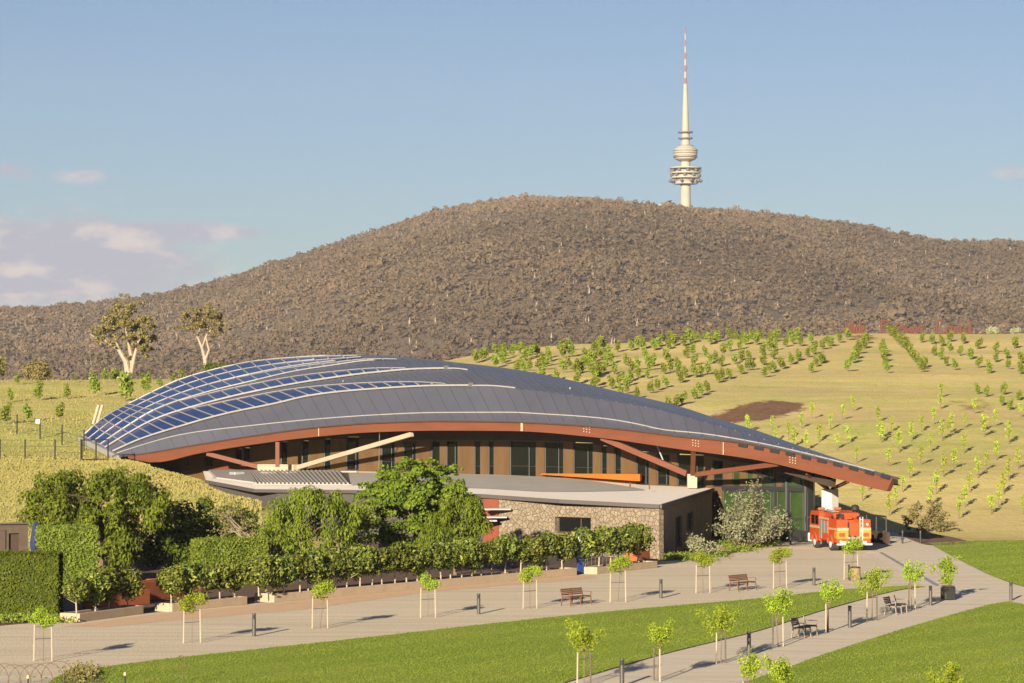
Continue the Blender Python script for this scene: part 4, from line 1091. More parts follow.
def wall_with_holes(b, P, Q, z1, holes, th, m=0):
    """P-Q the foot of the wall seen from outside, holes (t0, t1, z0, z1)"""
    P, Q = Vector(P), Vector(Q); d = Q - P
    nrm = Vector((-d.y, d.x, 0)).normalized() * th
    ct = sorted(set([0.0, 1.0] + [h for hh in holes for h in hh[:2]]))
    for a, c in zip(ct[:-1], ct[1:]):
        mid = (a + c) / 2; hs = sorted([(h[2], h[3]) for h in holes if h[0] < mid < h[1]])
        zc = [0.0]
        for h in hs: zc += list(h)
        for k in range(0, len(zc), 2):
            lo = zc[k]
            hi = [zc[k + 1]] * 2 if k + 1 < len(zc) else [z1[0] + (z1[1] - z1[0]) * a, z1[0] + (z1[1] - z1[0]) * c]
            if min(hi) - lo < .02: continue
            A, B_ = P + d * a, P + d * c
            def V(p, z): return Vector((p.x, p.y, z))
            b.hexa([V(A, lo), V(B_, lo), V(B_ + nrm, lo), V(A + nrm, lo), V(A, hi[0]), V(B_, hi[1]), V(B_ + nrm, hi[1]), V(A + nrm, hi[0])], m)
def plane_hit(P, Q, px, py):
    k, zb = ray(px, py); d = Q - P
    s = (k * P.y - P.x) / (d.x - k * d.y); Y = P.y + d.y * s
    return s, CZ + zb * Y, Y
PF0 = rp(3.22, 0); PF1 = FRN[5]
W0 = Vector((PF0.x, PF0.y + .1, 0)); W1 = Vector((PF1.x - .06, PF1.y + .12, 0))
sa, zt_, _ = plane_hit(W0, W1, 554.8, 516.6); sb_, _, _ = plane_hit(W0, W1, 590.8, 517.4); _, zb_, _ = plane_hit(W0, W1, 572, 533.5)
b = MB(); wall_with_holes(b, W0, W1, (PF0.z - .2, PF1.z - .2), [(sa, sb_, zb_, zt_)], .5)
W2 = Vector((BRT.x - .06, BRT.y, 0)); Ws = W1 + Vector((0, .5, 0))
doors = []
for p0, p1, y0_, y1_ in ((675.2, 682, 517, 548), (687, 693, 513, 531)):
    a, z1_, _ = plane_hit(Ws, W2, p0, y0_); c, _, _ = plane_hit(Ws, W2, p1, y0_); _, z0_, _ = plane_hit(Ws, W2, (p0 + p1) / 2, y1_)
    doors.append((a, c, max(z0_, 0.02), z1_))
wall_with_holes(b, Ws, W2, (PF1.z - .2, BRT.z - .2), doors, .4)
spart(b, 'stone_wall', MT['stone'])
def opening(P, Q, h, name, back, m, fm):
    d = (Q - P); nrm = Vector((-d.y, d.x, 0)).normalized()
    A, B_ = P + d * h[0] + nrm * back, P + d * h[1] + nrm * back
    bb = MB(); bb.hexa([Vector((p.x, p.y, z)) for z in (h[2], h[3]) for p in (A, B_, B_ + nrm * .05, A + nrm * .05)])
    fo = MB()
    for z in (h[2] + .05, h[3] - .05):
        fo.bar(Vector((A.x, A.y, z)) - nrm * .04, Vector((B_.x, B_.y, z)) - nrm * .04, .08, .09)
    M_ = A.lerp(B_, .64)
    for p in (A.lerp(B_, .02), M_, A.lerp(B_, .98)):
        fo.bar(Vector((p.x, p.y, h[2])) - nrm * .03, Vector((p.x, p.y, h[3])) - nrm * .03, .08, .06)
    f_ = spart(fo, name, fm); g = bb.build('pane', m, SW, world=True); g.parent = f_
opening(W0, W1, (sa, sb_, zb_, zt_), 'window', .4, MT['void'], MT['soffit'])
for h in doors: opening(Ws, W2, h, 'door', .2, MT['void'], MT['frame'])
# timber screen and shelves at the left end of the stone front
q0 = rp(3.02, 0); T0 = Vector((q0.x, q0.y + .2, 0)); T1 = Vector((W0.x - .05, W0.y, 0))
b = MB(); wall_with_holes(b, T0, T1, (q0.z - .22, PF0.z - .22), [], .3)
spart(b, 'timber_screen', MT['timber'])
b = MB()
for (a, y, c) in ((483, 509, 511), (480, 517, 507), (480, 520.5, 497)):
    Y = 198.2; p, q = at(a, y, Y), at(c, y, Y); b.bar(p, q, 1.1, .10)
spart(b, 'awning_blade', MT['whiterib'])
b = MB()
for k in range(2): 
    q1 = rp(0.05, 0); q2 = rp(3.02, 0)
wall_with_holes(b, Vector((q1.x, q1.y + .3, 0)), Vector((rp(1.2, 0).x, rp(1.2, 0).y + .3, 0)), (q1.z - .22, rp(1.2, 0).z - .22), [], .3)
wall_with_holes(b, Vector((rp(1.2, 0).x, rp(1.2, 0).y + .3, 0)), Vector((q2.x, q2.y + .25, 0)), (rp(1.2, 0).z - .22, q2.z - .22), [], .3)
spart(b, 'rear_screen', MT['fascia'])
# slatted louvre on the left part of the roof
b = MB()
for i in range(46):
    f = i / 45.0
    a = rp(.25 + 1.55 * f, .20); c = rp(.12 + 1.55 * f, .86)
    b.bar(a + Vector((0, 0, .14)), c + Vector((0, 0, .14)), .13, .20)
for v in (.2, .86):
    for k in range(8):
        a, c = rp(.15 + .21 * k, v), rp(.15 + .21 * (k + 1), v); b.bar(a + Vector((0, 0, .07)), c + Vector((0, 0, .07)), .2, .12)
spart(b, 'roof_louvre', MT['louvre'])
b = MB()
v0 = [rp(.2 + 1.62 * i / 12, .22) + Vector((0, 0, .03)) for i in range(13)]; v1 = [rp(.14 + 1.62 * i / 12, .84) + Vector((0, 0, .03)) for i in range(13)]
for i in range(12): b.face([v0[i], v0[i + 1], v1[i + 1], v1[i]])
spart(b, 'louvre_shade_sheet', MT['fascia'])  # dark sheet painting the shade beneath the slats
for px in (237, 268, 289):
    Y = 245; p = at(px, 477, Y); b = MB(); b.box((p.x, p.y, p.z + .25), (1.0, 1.0, .4), 0, .6, .05); spart(b, 'roof_vent', MT['whiterib'])
b = MB(); p = at(630, 486, 215); b.tube([(p.x, p.y, p.z - .1), (p.x, p.y, p.z + .25)], .07, 6); b.tube([(p.x + 1.2, p.y - 5, p.z - .1), (p.x + 1.2, p.y - 5, p.z + .2)], .06, 6)
spart(b, 'roof_pipe', MT['fascia'])
# ---------------------------------------------------------------- planting helpers
def blob_cards(b, blobs, dens, size, aspect=1.6, droop=0.0, m=0, tbase=.5, tj=.18, fill=(.45, 1.05), up=-1.0, nj=.55):
    """leaf faces through the volume of each blob (x, y, z, rx, ry, rz)"""
    for bl in blobs:
        c = np.array(bl[:3]); r_ = np.array(bl[3:6])
        n = max(int(dens * (r_[0] * r_[1] + r_[0] * r_[2] + r_[1] * r_[2]) / 3 * 4 * math.pi), 6)
        d = rng.normal(size=(n, 3)); d /= np.linalg.norm(d, axis=1, keepdims=True)
        if up > -1: d[:, 2] = np.where(d[:, 2] < up, -d[:, 2] * .6, d[:, 2])
        f = rng.uniform(fill[0] ** 2, fill[1] ** 2, (n, 1)) ** .5
        p = c + d * f * r_
        nr = d / r_ * r_.mean() + rng.normal(0, nj, (n, 3))
        t = tbase + rng.normal(0, .10) + rng.normal(0, tj, n)
        b.cards(p, nr, size * rng.uniform(.7, 1.3, n), aspect, t, m, droop)
def rblobs(n, c, spread, rmin, rmax, flat=1.0):
    out = []
    for _ in range(n):
        d = rng.normal(size=3); d /= np.linalg.norm(d); d *= rng.uniform(.2, 1) ** .5
        r_ = rng.uniform(rmin, rmax)
        out.append((c[0] + d[0] * spread[0], c[1] + d[1] * spread[1], c[2] + d[2] * spread[2], r_, r_, r_ * flat))
    return out

# ---------------------------------------------------------------- small staked trees on the plaza
def staked_proto(style, height, width, seed):
    global rng
    keep = rng; rng = np.random.default_rng(seed)
    root = thing('staked_tree', None, None)
    tr = MB()
    lean = rng.normal(0, .03, 2)
    hb = height * (.55 if style == 0 else .5)
    tr.tube([(0, 0, 0), (lean[0], lean[1], hb * .6), (lean[0] * 2, lean[1] * 2, hb), (lean[0] * 2.5, 0, height * .8)], [.022, .02, .018, .008], 6)
    cr = MB()
    if style == 0:
        bl = rblobs(9, (lean[0] * 2, lean[1] * 2, height * .80), (width * .33, width * .3, height * .13), width * .16, width * .27, .85)
        bl += rblobs(2, (lean[0] * 2, 0, height * .62), (.08, .08, .06), .09, .14)
    else:
        bl = []
        for k in range(5):
            a = rng.uniform(0, 2 * math.pi); e = rng.uniform(.5, 1.2)
            L_ = width * rng.uniform(.4, .75)
            p0 = np.array([lean[0] * 2, lean[1] * 2, hb * rng.uniform(.9, 1.1)])
            p1 = p0 + np.array([math.cos(a) * L_ * math.cos(e), math.sin(a) * L_ * math.cos(e), L_ * math.sin(e) + height * .13])
            tr.tube([p0, (p0 + p1) / 2 + np.array([0, 0, -.03]), p1], [.014, .01, .005], 5)
            for q in (.45, .7, .95):
                p = p0 + (p1 - p0) * q + rng.normal(0, .04, 3); r_ = width * rng.uniform(.12, .2)
                bl.append((p[0], p[1], p[2], r_, r_, r_ * 1.0))
        bl += rblobs(3, (0, 0, height * .72), (width * .18, width * .18, height * .12), width * .13, width * .2)
    blob_cards(cr, bl, 150 if style == 0 else 125, .066, 1.7, tbase=.5, tj=.2, fill=(.3, 1.1))
    tr.build('trunk', MT['bark'], root); cr.build('crown', MT['lf_lime'], root)
    sw = .40
    for s in (-1, 1):
        st = MB(); mm = MT['stake'] if (style == 0 or s < 0) else MT['darkstake']
        st.tube([(s * sw * (.92 if style == 0 else .62), .02 * s, 0), (s * sw * (.86 if style == 0 else .58), .02 * s, height * (.66 if style == 0 else .54))], .032, 6)
        st.build('stake', mm, root)
    w = sw * (.87 if style == 0 else .6)
    for z in ((.40, .62) if style == 0 else (.42,)):
        ti = MB(); ti.bar((-w, -.02, height * z), (w, .02, height * (z + .015)), .012, .035); ti.build('tie', MT['tie'], root)
    rng = keep
    return root
protoA = [staked_proto(0, 2.2, 1.35, 11), staked_proto(0, 2.2, 1.45, 12), staked_proto(0, 2.25, 1.3, 13)]
protoB = [staked_proto(1, 2.2, 1.5, 21), staked_proto(1, 2.25, 1.25, 22), staked_proto(1, 2.3, 1.5, 23)]
used = set()
def place(protos, i, loc, rz, label, group, cat='tree', sc=None):
    pr = protos[i % len(protos)]
    if pr.name not in used:
        used.add(pr.name); r = pr; r.location = loc; r.rotation_euler = (0, 0, rz)
        if sc: r.scale = sc
        r['label'] = label; r['category'] = cat; r['group'] = group
        return r
    r = dup(pr, loc, rz, label, group, sc); r['category'] = cat
    return r
rowA = [(43, 661, 1.0, 'small staked tree nearest the clipped hedge at the left edge of the gravel'),
        (192, 643, 1.0, 'staked tree on gravel opposite the gap between the first two low planters'),
        (320, 628.5, 1.0, 'staked tree on gravel between the first bollard and the long low planter'),
        (428, 617.5, .98, 'staked tree on gravel just left of the second bollard along the path'),
        (530, 608.5, .98, 'staked tree on gravel immediately left of the nearer brown timber bench'),
        (618, 602, 1.1, 'staked tree on gravel just right of the nearer brown timber bench'),
        (703, 593, 1.05, 'staked tree on gravel immediately left of the farther brown timber bench'),
        (780, 588.5, 1.05, 'staked tree on gravel just right of the farther brown timber bench'),
        (851, 579.5, 1.1, 'staked tree beside the brown cylindrical bin, its crown below the fire engine')]
for i, (px, py, s, lb) in enumerate(rowA):
    place(protoA, i, gnd(px, py, .004), (-.1, .15, .3, .0, .25, -.15, .1, .2, .0)[i], lb, 'staked trees along the gravel path', sc=(s, s, s))
rowB = [(584, 685, 1.02, 'wide two armed staked tree at the near end of the right path'),
        (657, 681, 1.0, 'staked tree with a crown leaning right, near end of the right path'),
        (721, 663.5, 1.0, 'staked tree left of the bollard on the near part of the right path'),
        (778, 646, 1.06, 'staked tree immediately left of the nearer dark slatted bench on the right path'),
        (827, 632.6, 1.08, 'staked tree immediately right of the nearer dark slatted bench on the right path'),
        (872, 620.5, 1.1, 'staked tree immediately left of the farther dark slatted bench on the right path'),
        (912, 609, 1.05, 'staked tree between the farther dark slatted bench and the bollard beside the lawn tip')]
for i, (px, py, s, lb) in enumerate(rowB):
    place(protoB, i, gnd(px, py, .012), (.1, 1.9, .6, 2.4, 1.2, .3, 2.0)[i], lb, 'staked trees along the right path', sc=(s, s, s))
for i, (px, py, lb) in enumerate(((748, 716, 'tree top rising into the bottom edge of the photo, left one of the close pair'), (783, 722, 'tree top rising into the bottom edge of the photo, right one of the close pair'), (945, 732, 'tree top just showing at the bottom edge on the right lawn'))):
    place(protoB, i + 1, gnd(px, py, .03), .5 + i, lb, 'tree tops at the bottom edge', sc=(.9, .9, .95))
# loose tree in a dark pot bag
P = gnd(943, 600, .012); sc_ = 2900 / P.y
t = thing('potted_tree', 'loose leafy tree standing in a square black pot where the two paths meet', 'tree', P)
b = MB(); b.box((.28, .1, .36), (.62, .62, .72), 0, .3, .06); b.box((.28, .1, .73), (.54, .54, .03), 1, .3); b.build('pot', [MT['black'], MT['bed']], t)
b = MB(); b.tube([(.25, .1, .6), (.15, .1, 1.0), (.1, .05, 1.7), (.35, .1, 2.2)], [.03, .025, .02, .01], 6); b.tube([(.15, .1, 1.0), (-.3, 0, 1.45), (-.55, 0, 1.85)], [.015, .012, .006], 5); b.tube([(.1, .05, 1.6), (.5, 0, 2.0), (.85, .1, 2.35)], [.012, .01, .005], 5); b.tube([(.1, .0, 0), (-.1, .0, .5), (.0, 0, 1.0)], .02, 5)
b.build('trunk', MT['bark'], t)
b = MB(); blob_cards(b, rblobs(20, (.2, .05, 1.5), (.42, .38, .72), .16, .29) + [(-.55, 0, 1.65, .17, .17, .35), (.75, .1, 2.2, .25, .2, .14), (.95, .1, 2.3, .15, .15, .1), (.3, .1, 2.1, .2, .2, .2)], 75, .10, 1.8, tbase=.25)
b.build('crown', MT['lf_lime'], t)

# ---------------------------------------------------------------- bollards, bin, benches
def bollard_proto():
    root = thing('bollard', None, None)
    b = MB(); b.lathe([(.085, 0), (.085, .76), (.082, .765)], 16); b.build('post', MT['bollard'], root)
    b = MB()
    for k in range(4): b.lathe([(.07, .765 + k * .045), (.088, .772 + k * .045), (.088, .79 + k * .045), (.07, .80 + k * .045)], 16)
    b.build('louvre', MT['bollardtop'], root)
    b = MB(); b.lathe([(.09, .945), (.09, .985), (.085, 1.0)], 16); b.build('cap', MT['bollard'], root)
    return root
bp = [bollard_proto()]
for px, py, lb in ((254, 636, 'metal bollard light on gravel between the two staked trees facing the low planters'),
                   (478.6, 614, 'metal bollard light on gravel in front of the long low planter'),
                   (661, 598, 'metal bollard light on gravel between the two brown timber benches'),
                   (814, 585.3, 'metal bollard light on gravel left of the brown bin'),
                   (622, 686, 'metal bollard light lowest in the photo, at the near lawn edge'),
                   (749, 656, 'metal bollard light by the near right path, left of the nearer dark bench'),
                   (849.8, 627.5, 'metal bollard light on the right path between the two dark benches'),
                   (930.6, 605.5, 'metal bollard light standing by the pointed tip of the lawn strip'),
                   (1011, 600.5, 'metal bollard light at the corner of the right lawn, rightmost of all')):
    place(bp, 0, gnd(px, py, .012), 0, lb, 'bollard lights along the paths', 'bollard')
def short_post():
    root = thing('black_post', None, None)
    b = MB(); b.lathe([(.07, 0), (.07, .93), (.06, .96)], 12); b.build('post', MT['black'], root)
    b = MB(); b.lathe([(.074, .78), (.074, .86)], 12); b.build('band', MT['bollard'], root)
    return root
pp = [short_post()]
for px, py, lb in ((790.5, 544.5, 'plain black post on the paving by the foyer glass, left of the fire engine'), (884, 543.5, 'plain black post just right of the tail of the fire engine'), (902.5, 543.5, 'plain black post at the left side of the mulch bed'), (920.5, 543.5, 'plain black post at the front of the mulch bed, rightmost of its line')):
    place(pp, 0, gnd(px, py, .012), 0, lb, 'black posts around the paving', 'post')
P = gnd(855.5, 580.3, .006)
t = thing('litter_bin', 'round brown slatted litter bin on the gravel below the fire engine', 'bin', P)
b = MB(); b.lathe([(.27, 0), (.29, .02), (.29, .70), (.27, .72)], 24); b.build('body', MT['binc'], t)
b = MB(); b.lathe([(.30, .725), (.30, .76), (.2, .79)], 24); b.build('lid', MT['frame'], t)
b = MB(); b.box((-.36, .05, .45), (.06, .5, .9), bev=.01); b.build('side_panel', MT['frame'], t)

def bench_proto(mw, mm, sections, L_):
    """+x runs along the bench, it faces -y"""
    root = thing('bench', None, None)
    b = MB()
    for k in range(5): b.box((0, -.02 - .095 * k + .04, .45), (L_, .078, .04), bev=.008)
    b.build('seat', mw, root)
    n = sections
    for s in range(n):
        w = L_ / 2 - .03
        x = (-.25 + .5 * s) * L_ if n > 1 else -.25 * L_
        b = MB()
        for k in range(4):
            z = .56 + k * .085; y = .12 + k * .022
            b.box((x, y, z), (w, .03, .072), bev=.006)
        b.build('backrest', mw, root)
    for x in ((-.5, 0, .5)):
        b = MB(); X = x * (L_ - .06)
        b.bar((X, .16, 0), (X, .08, .43), .045, .05); b.bar((X, .08, .42), (X, .21, .86), .045, .04)
        b.bar((X, -.44, 0), (X, -.40, .43), .045, .05); b.bar((X, .09, .41), (X, -.42, .41), .045, .05)
        b.build('leg', mm, root)
    for x in (-.5, .5):
        b = MB(); X = x * (L_ - .06); b.bar((X, -.40, .42), (X, -.42, .66), .04, .04); b.bar((X, -.43, .66), (X, .14, .66), .05, .035)
        b.build('armrest', mm, root)
    return root
bw = [bench_proto(MT['benchwood'], MT['benchwood'], 2, 1.85)]
bs = [bench_proto(MT['benchslate'], MT['benchmetal'], 1, 1.8)]
aA = math.atan2(45, 34) ; aB = math.atan2(52, 24)
for px, py, lb in ((574, 605.0, 'brown timber bench on gravel, nearer one, its back in two sections'), (740.5, 590.3, 'brown timber bench on gravel, farther one nearer to the fire engine')):
    place(bw, 0, gnd(px, py, .006), aA, lb, 'brown benches along the gravel path', 'bench')
for px, py, lb in ((801.5, 636.5, 'dark slatted bench with pale legs, nearer one on the right path'), (893, 613.8, 'dark slatted bench with pale legs, farther one on the right path')):
    place(bs, 0, gnd(px, py, .014), aB, lb, 'dark benches along the right path', 'bench')

# ---------------------------------------------------------------- fire engine
def fire_engine():
    P = gnd(854, 551.5, .015)
    hd = math.atan2(.98, -.19) - math.pi / 2
    t = thing('fire_engine', 'old red fire engine parked with its tail to the viewer outside the foyer', 'fire engine', P, hd)
    W = 2.44; h = W / 2
    def tb(b, name, m, par=None): return b.build(name, m, par or t)
    # chassis and body
    b = MB(); b.box((0, 3.3, .62), (1.0, 6.4, .25)); tb(b, 'chassis', MT['black'])
    b = MB()
    for s in (-1, 1):
        b.box((s * (h - .42), .95, 1.38), (.84, 1.9, 1.62), bev=.05)
        b.box((s * (h - .30), 3.05, 1.42), (.60, 2.1, 1.55), bev=.05)
        b.box((s * (h - .42), 1.55, .72), (.82, .5, .4), bev=.04)
    b.box((0, 2.6, 1.35), (1.3, 3.0, 1.5), bev=.03)
    tb(b, 'body', MT['red'])
    b = MB(); b.box((0, .12, 1.42), (.78, .05, 1.15), bev=.02); b.box((0, .30, 1.85), (.78, .3, .3), bev=.02); tb(b, 'rear_hatch', MT['red'])
    b = MB(); b.box((0, 2.9, 2.38), (1.9, 2.6, .42), 0, 0, .08); b.box((-.2, 1.5, 2.25), (1.0, .6, .22), 0, 0, .05); tb(b, 'hose_tank', MT['red'])
    # cab
    b = MB(); pr = [(4.1, .55), (6.35, .55), (6.42, 1.45), (6.2, 2.42), (6.0, 2.6), (4.25, 2.62), (4.1, 2.5)]
    vs = [(-h, y, z) for y, z in pr] + [(h, y, z) for y, z in pr]; k = len(pr)
    b.mesh(vs, [tuple(range(k)), tuple(range(2 * k - 1, k - 1, -1))] + [(i, k + i, k + (i + 1) % k, (i + 1) % k) for i in range(k)])
    cab = tb(b, 'cab', MT['red'])
    for s in (-1, 1):
        for y0, y1 in ((4.35, 5.0), (5.15, 5.95)):
            bb = MB(); bb.box((s * (h + .004), (y0 + y1) / 2, 2.0), (.03, y1 - y0, .62), bev=.012); tb(bb, 'side_window', MT['glass'], cab)
    bb = MB(); bb.mesh([(-1.05, 6.445, 1.55), (1.05, 6.445, 1.55), (1.05, 6.25, 2.38), (-1.05, 6.25, 2.38)], [(0, 1, 2, 3)]); tb(bb, 'windscreen', MT['glass'], cab)
    for s in (-.6, .6):
        bb = MB(); bb.box((s, 5.6, 2.72), (.5, .28, .2), bev=.05); tb(bb, 'roof_light', MT['corten'], cab)
    bb = MB(); bb.tube([(-h - .02, 6.2, 2.1), (-h - .3, 6.3, 2.1)], .02, 5); bb.box((-h - .3, 6.3, 1.95), (.06, .16, .42), bev=.02); tb(bb, 'mirror', MT['black'], cab)
    # side shutters, stripes, panels
    for s in (-1, 1):
        for y0, y1, z0, z1 in ((2.05, 2.75, 1.15, 2.0), (2.8, 3.45, 1.15, 2.0), (3.5, 4.05, .75, 2.05)):
            bb = MB(); bb.box((s * (h + .012), (y0 + y1) / 2, (z0 + z1) / 2), (.03, y1 - y0 - .04, z1 - z0), bev=.008); tb(bb, 'shutter', MT['silver'])
    for s in (-1, 1):
        for c_, d_ in (((s * (h + .012), 5.2, 1.5), (.025, 2.15, .17)), ((s * (h + .012), 1.0, 1.52), (.025, 1.7, .14)), ((s * (h + .012), 3.0, 2.17), (.025, 2.2, .14)), ((s * (h - .42), -.012, 1.52), (.82, .025, .20))):
            b = MB(); b.box(c_, d_); tb(b, 'stripe', MT['cream'])
    for s in (-1, 1):
        bb = MB()
        bb.box((s * (h - .42), -.012, 1.14), (.80, .024, .52), 0); bb.box((s * (h - .36), -.03, 1.14), (.42, .02, .26), 1)
        bb.box((s * (h + .012), .28, 1.14), (.024, .5, .48), 0)
        tb(bb, 'reflector_panel', [MT['yellow'], MT['red']])
        bb = MB(); bb.lathe([(.09, 0), (.09, .03)], 12); o_ = tb(bb, 'tail_lamp', MT['white']); o_.location = (s * (h - .28), -.02, 1.86 if s > 0 else .68); o_.rotation_euler = (R(90), 0, 0)
    b = MB(); b.box((0, -.12, .50), (W + .08, .26, .14), bev=.03); b.box((-.62, -.05, .64), (.5, .2, .16)); b.box((.62, -.05, .64), (.5, .2, .16)); tb(b, 'rear_bumper', MT['white'])
    b = MB(); b.box((0, -.03, .92), (1.0, .16, .2), 0, 0, .03)
    for x in (-.35, 0, .35): b.lathe([(.1, 0), (.1, .12)], 10, (x, -.12, .88))
    tb(b, 'pump_panel', MT['silver'])
    b = MB()
    for x in (-.32, .05): b.box((x, -.1, 1.02), (.16, .1, .16), bev=.03)
    tb(b, 'hose_coupling', MT['black'])
    b = MB(); b.box((-.41, -.008, 1.45), (.12, .03, 1.1)); b.box((.41, -.008, 1.5), (.05, .03, 1.0)); tb(b, 'rear_recess', MT['frame'])
    b = MB()
    for x in (.42, .62): b.bar((x, .0, .7), (x, -.02, 2.35), .05, .05)
    for k in range(6): b.bar((.42, -.03, .85 + .27 * k), (.62, -.03, .85 + .27 * k), .03, .03)
    tb(b, 'ladder', MT['white'])
    b = MB(); b.box((0, 6.6, .70), (W + .12, .22, .62), bev=.05); tb(b, 'front_bumper', MT['white'])
    for k, (x, y, z) in enumerate(((-.8, 1.7, 2.28), (-.5, 1.55, 2.4), (-.65, 1.1, 2.27), (.75, .9, 2.27))):
        b = MB(); b.tube([(x - .25, y, z), (x, y + .05, z + .08), (x + .25, y - .05, z)], .09, 7); tb(b, 'hose', MT['black'])
    b = MB(); b.lathe([(.03, 2.2), (.03, 2.75), (.28, 2.78), (.3, 2.95), (.2, 3.1), (.05, 3.14)], 14, (.72, 2.0, 0)); tb(b, 'spotlight', MT['black'])
    b = MB(); b.bar((-.95, 1.9, 2.66), (-.95, 4.6, 2.72), .06, .06); b.bar((-.5, 1.9, 2.66), (-.5, 4.6, 2.72), .06, .06)
    for k in range(8): b.bar((-.95, 2.0 + .33 * k, 2.67), (-.5, 2.0 + .33 * k, 2.67), .04, .04)
    tb(b, 'roof_ladder', MT['silver'])
    # wheels: tyre and rim
    for s in (-1, 1):
        for y, wd in ((1.55, .52), (5.25, .28)):
            wx = s * (h - wd / 2 - .02)
            bb = MB(); prof = [(.30, -wd / 2), (.46, -wd / 2), (.5, -wd / 2 + .05), (.5, wd / 2 - .05), (.46, wd / 2), (.30, wd / 2)]
            bb.lathe(prof, 24); o_ = tb(bb, 'wheel', MT['rubber']); o_.location = (wx, y, .5); o_.rotation_euler = (0, R(90), 0)
            rr = MB(); rr.lathe([(.31, -wd / 2 - .012), (.31, wd / 2 + .012)], 20); rr.lathe([(.14, -wd / 2 - .06), (.15, wd / 2 + .06)], 12); rr.build('rim', MT['white'], o_)
            ar = MB()
            for k in range(9):
                a0, a1 = math.pi * k / 9, math.pi * (k + 1) / 9
                ar.bar((s * (h + .0), y + .58 * math.cos(a0), .5 + .58 * math.sin(a0)), (s * (h + .0), y + .58 * math.cos(a1), .5 + .58 * math.sin(a1)), .1, .05)
            tb(ar, 'mudguard', MT['corten'])
fire_engine()

# railing and low wall behind the fire engine
t = thing('ramp_railing', 'dark metal railing on a low red brown wall behind the fire engine', 'railing', (0, 0, 0))
p0, p1 = gnd(802, 528.5), gnd(899, 541.5)
p0 = Vector((22.4, 224, 0)); p1 = Vector((27.0, 209.5, 0))
b = MB(); b.bar(p0 + Vector((0, 0, 2.25)), p1 + Vector((0, 0, 1.95)), .1, .12); b.build('rail', MT['black'], t)
b = MB(); b.bar(p0 + Vector((0, 0, 1.0)), p1 + Vector((0, 0, .95)), .06, .06)
b.build('rail', MT['black'], t)
for k in range(10):
    f = k / 9; p = p0.lerp(p1, f); b = MB(); b.bar((p.x, p.y, .3), (p.x, p.y, 2.25 - .3 * f), .09, .09); b.build('post', MT['black'], t)
b = MB(); b.bar(p0 + Vector((0, 0, .42)), p1 + Vector((0.1, -.3, .42)), .3, .84); b.build('shade_toned_wall', MT['soffit'], t)  # wall colour darkened to carry the fire engine's shadow

# ---------------------------------------------------------------- planters, low shade panel
def planter(name, lb, a, c, depth, hgt, m=None, group=None, soil=True):
    p, q = gnd(*a), gnd(*c); d = (q - p); L_ = d.length; ang = math.atan2(d.y, d.x)
    t = thing(name, lb, 'planter', p, ang, group)
    b = MB(); w = .16
    b.box((L_ / 2, w / 2, hgt / 2), (L_, w, hgt), bev=.02); b.box((L_ / 2, depth - w / 2, hgt / 2), (L_, w, hgt), bev=.02)
    b.box((w / 2, depth / 2, hgt / 2), (w, depth - 2 * w, hgt)); b.box((L_ - w / 2, depth / 2, hgt / 2), (w, depth - 2 * w, hgt))
    b.build('wall', m or MT['planter'], t)
    if soil:
        b = MB(); b.box((L_ / 2, depth / 2, hgt / 2 - .05), (L_ - 2 * w - .01, depth - 2 * w - .01, hgt - .08)); b.build('soil', MT['bed'], t)
    return t
GP = 'concrete planters along the gravel path'
planter('planter', 'short low concrete planter nearest the clipped hedge on the left', (79.6, 622.5), (143.6, 614), 1.1, .42, group=GP)
planter('planter', 'low concrete planter second from the left, by the corten steps', (172, 612), (247.4, 604.6), 1.1, .42, group=GP)
planter('planter', 'longest low concrete planter, under the dense row of bay trees', (274, 602.5), (577, 575.4), 1.3, .45, group=GP)
planter('planter', 'low concrete planter in front of the stone wall, right of the blue sign', (597, 574.3), (657.5, 567.8), 1.2, .42, group=GP)
planter('steel_bed', 'rust red steel garden bed behind the first low concrete planter', (100, 609), (150, 604), 1.2, .75, MT['corten'])
planter('steel_bed', 'rust red steel garden bed with a stepped front beside the dark tree shade', (140, 602), (184, 597), 1.0, 1.0, MT['corten'])
planter('steel_bed', 'long rust red steel bed behind the second low concrete planter', (160, 594.5), (206, 590.5), 1.0, .8, MT['corten'])
planter('steel_bed', 'small dark red steel bed at the foot of the stone wall, right end', (637, 563), (650, 561.5), .9, .7, MT['corten'])
p, q = gnd(506, 569.5), gnd(584, 563)
t = thing('shade_toned_wall', 'low dark panel painting the wall foot shade behind the bay trees right of the big trees', 'wall', (0, 0, 0)); b = MB(); b.bar(p + Vector((0, 1.6, .55)), q + Vector((0, 1.6, .55)), .25, 1.1); b.build('wall', MT['fascia'], t)  # added dark panel, stands in for shade at the wing wall's base

# blue sign
P = gnd(580, 574, 0)
t = thing('banner_sign', 'tall narrow blue sign with a white band between two groups of bay trees', 'sign', P)
b = MB(); b.box((0, 0, 1.25), (.42, .12, 2.5), 0, .5, .01); b.build('panel', MT['bluesign'], t)
b = MB(); b.box((.0, -.0, 2.1), (.34, .135, .42), 0, .5); b.box((0, 0, 1.1), (.30, .135, .10), 0, .5); b.box((0, 0, .86), (.30, .135, .05), 0, .5); b.build('band', MT['white'], t)
# railing of black posts by the stone wall
t = thing('picket_fence', 'low fence of dark pickets at the foot of the stone wall', 'fence', (0, 0, 0))
p, q = gnd(584, 566), gnd(640, 561)
b = MB()
for k in range(16):
    s = p.lerp(q, k / 15) + Vector((0, .5, 0)); b.bar((s.x, s.y, 0), (s.x, s.y, 1.25), .05, .05)
b.build('pickets', MT['black'], t)
b = MB(); b.bar(p + Vector((0, .5, 1.2)), q + Vector((0, .5, 1.2)), .06, .06); b.build('rail', MT['black'], t)

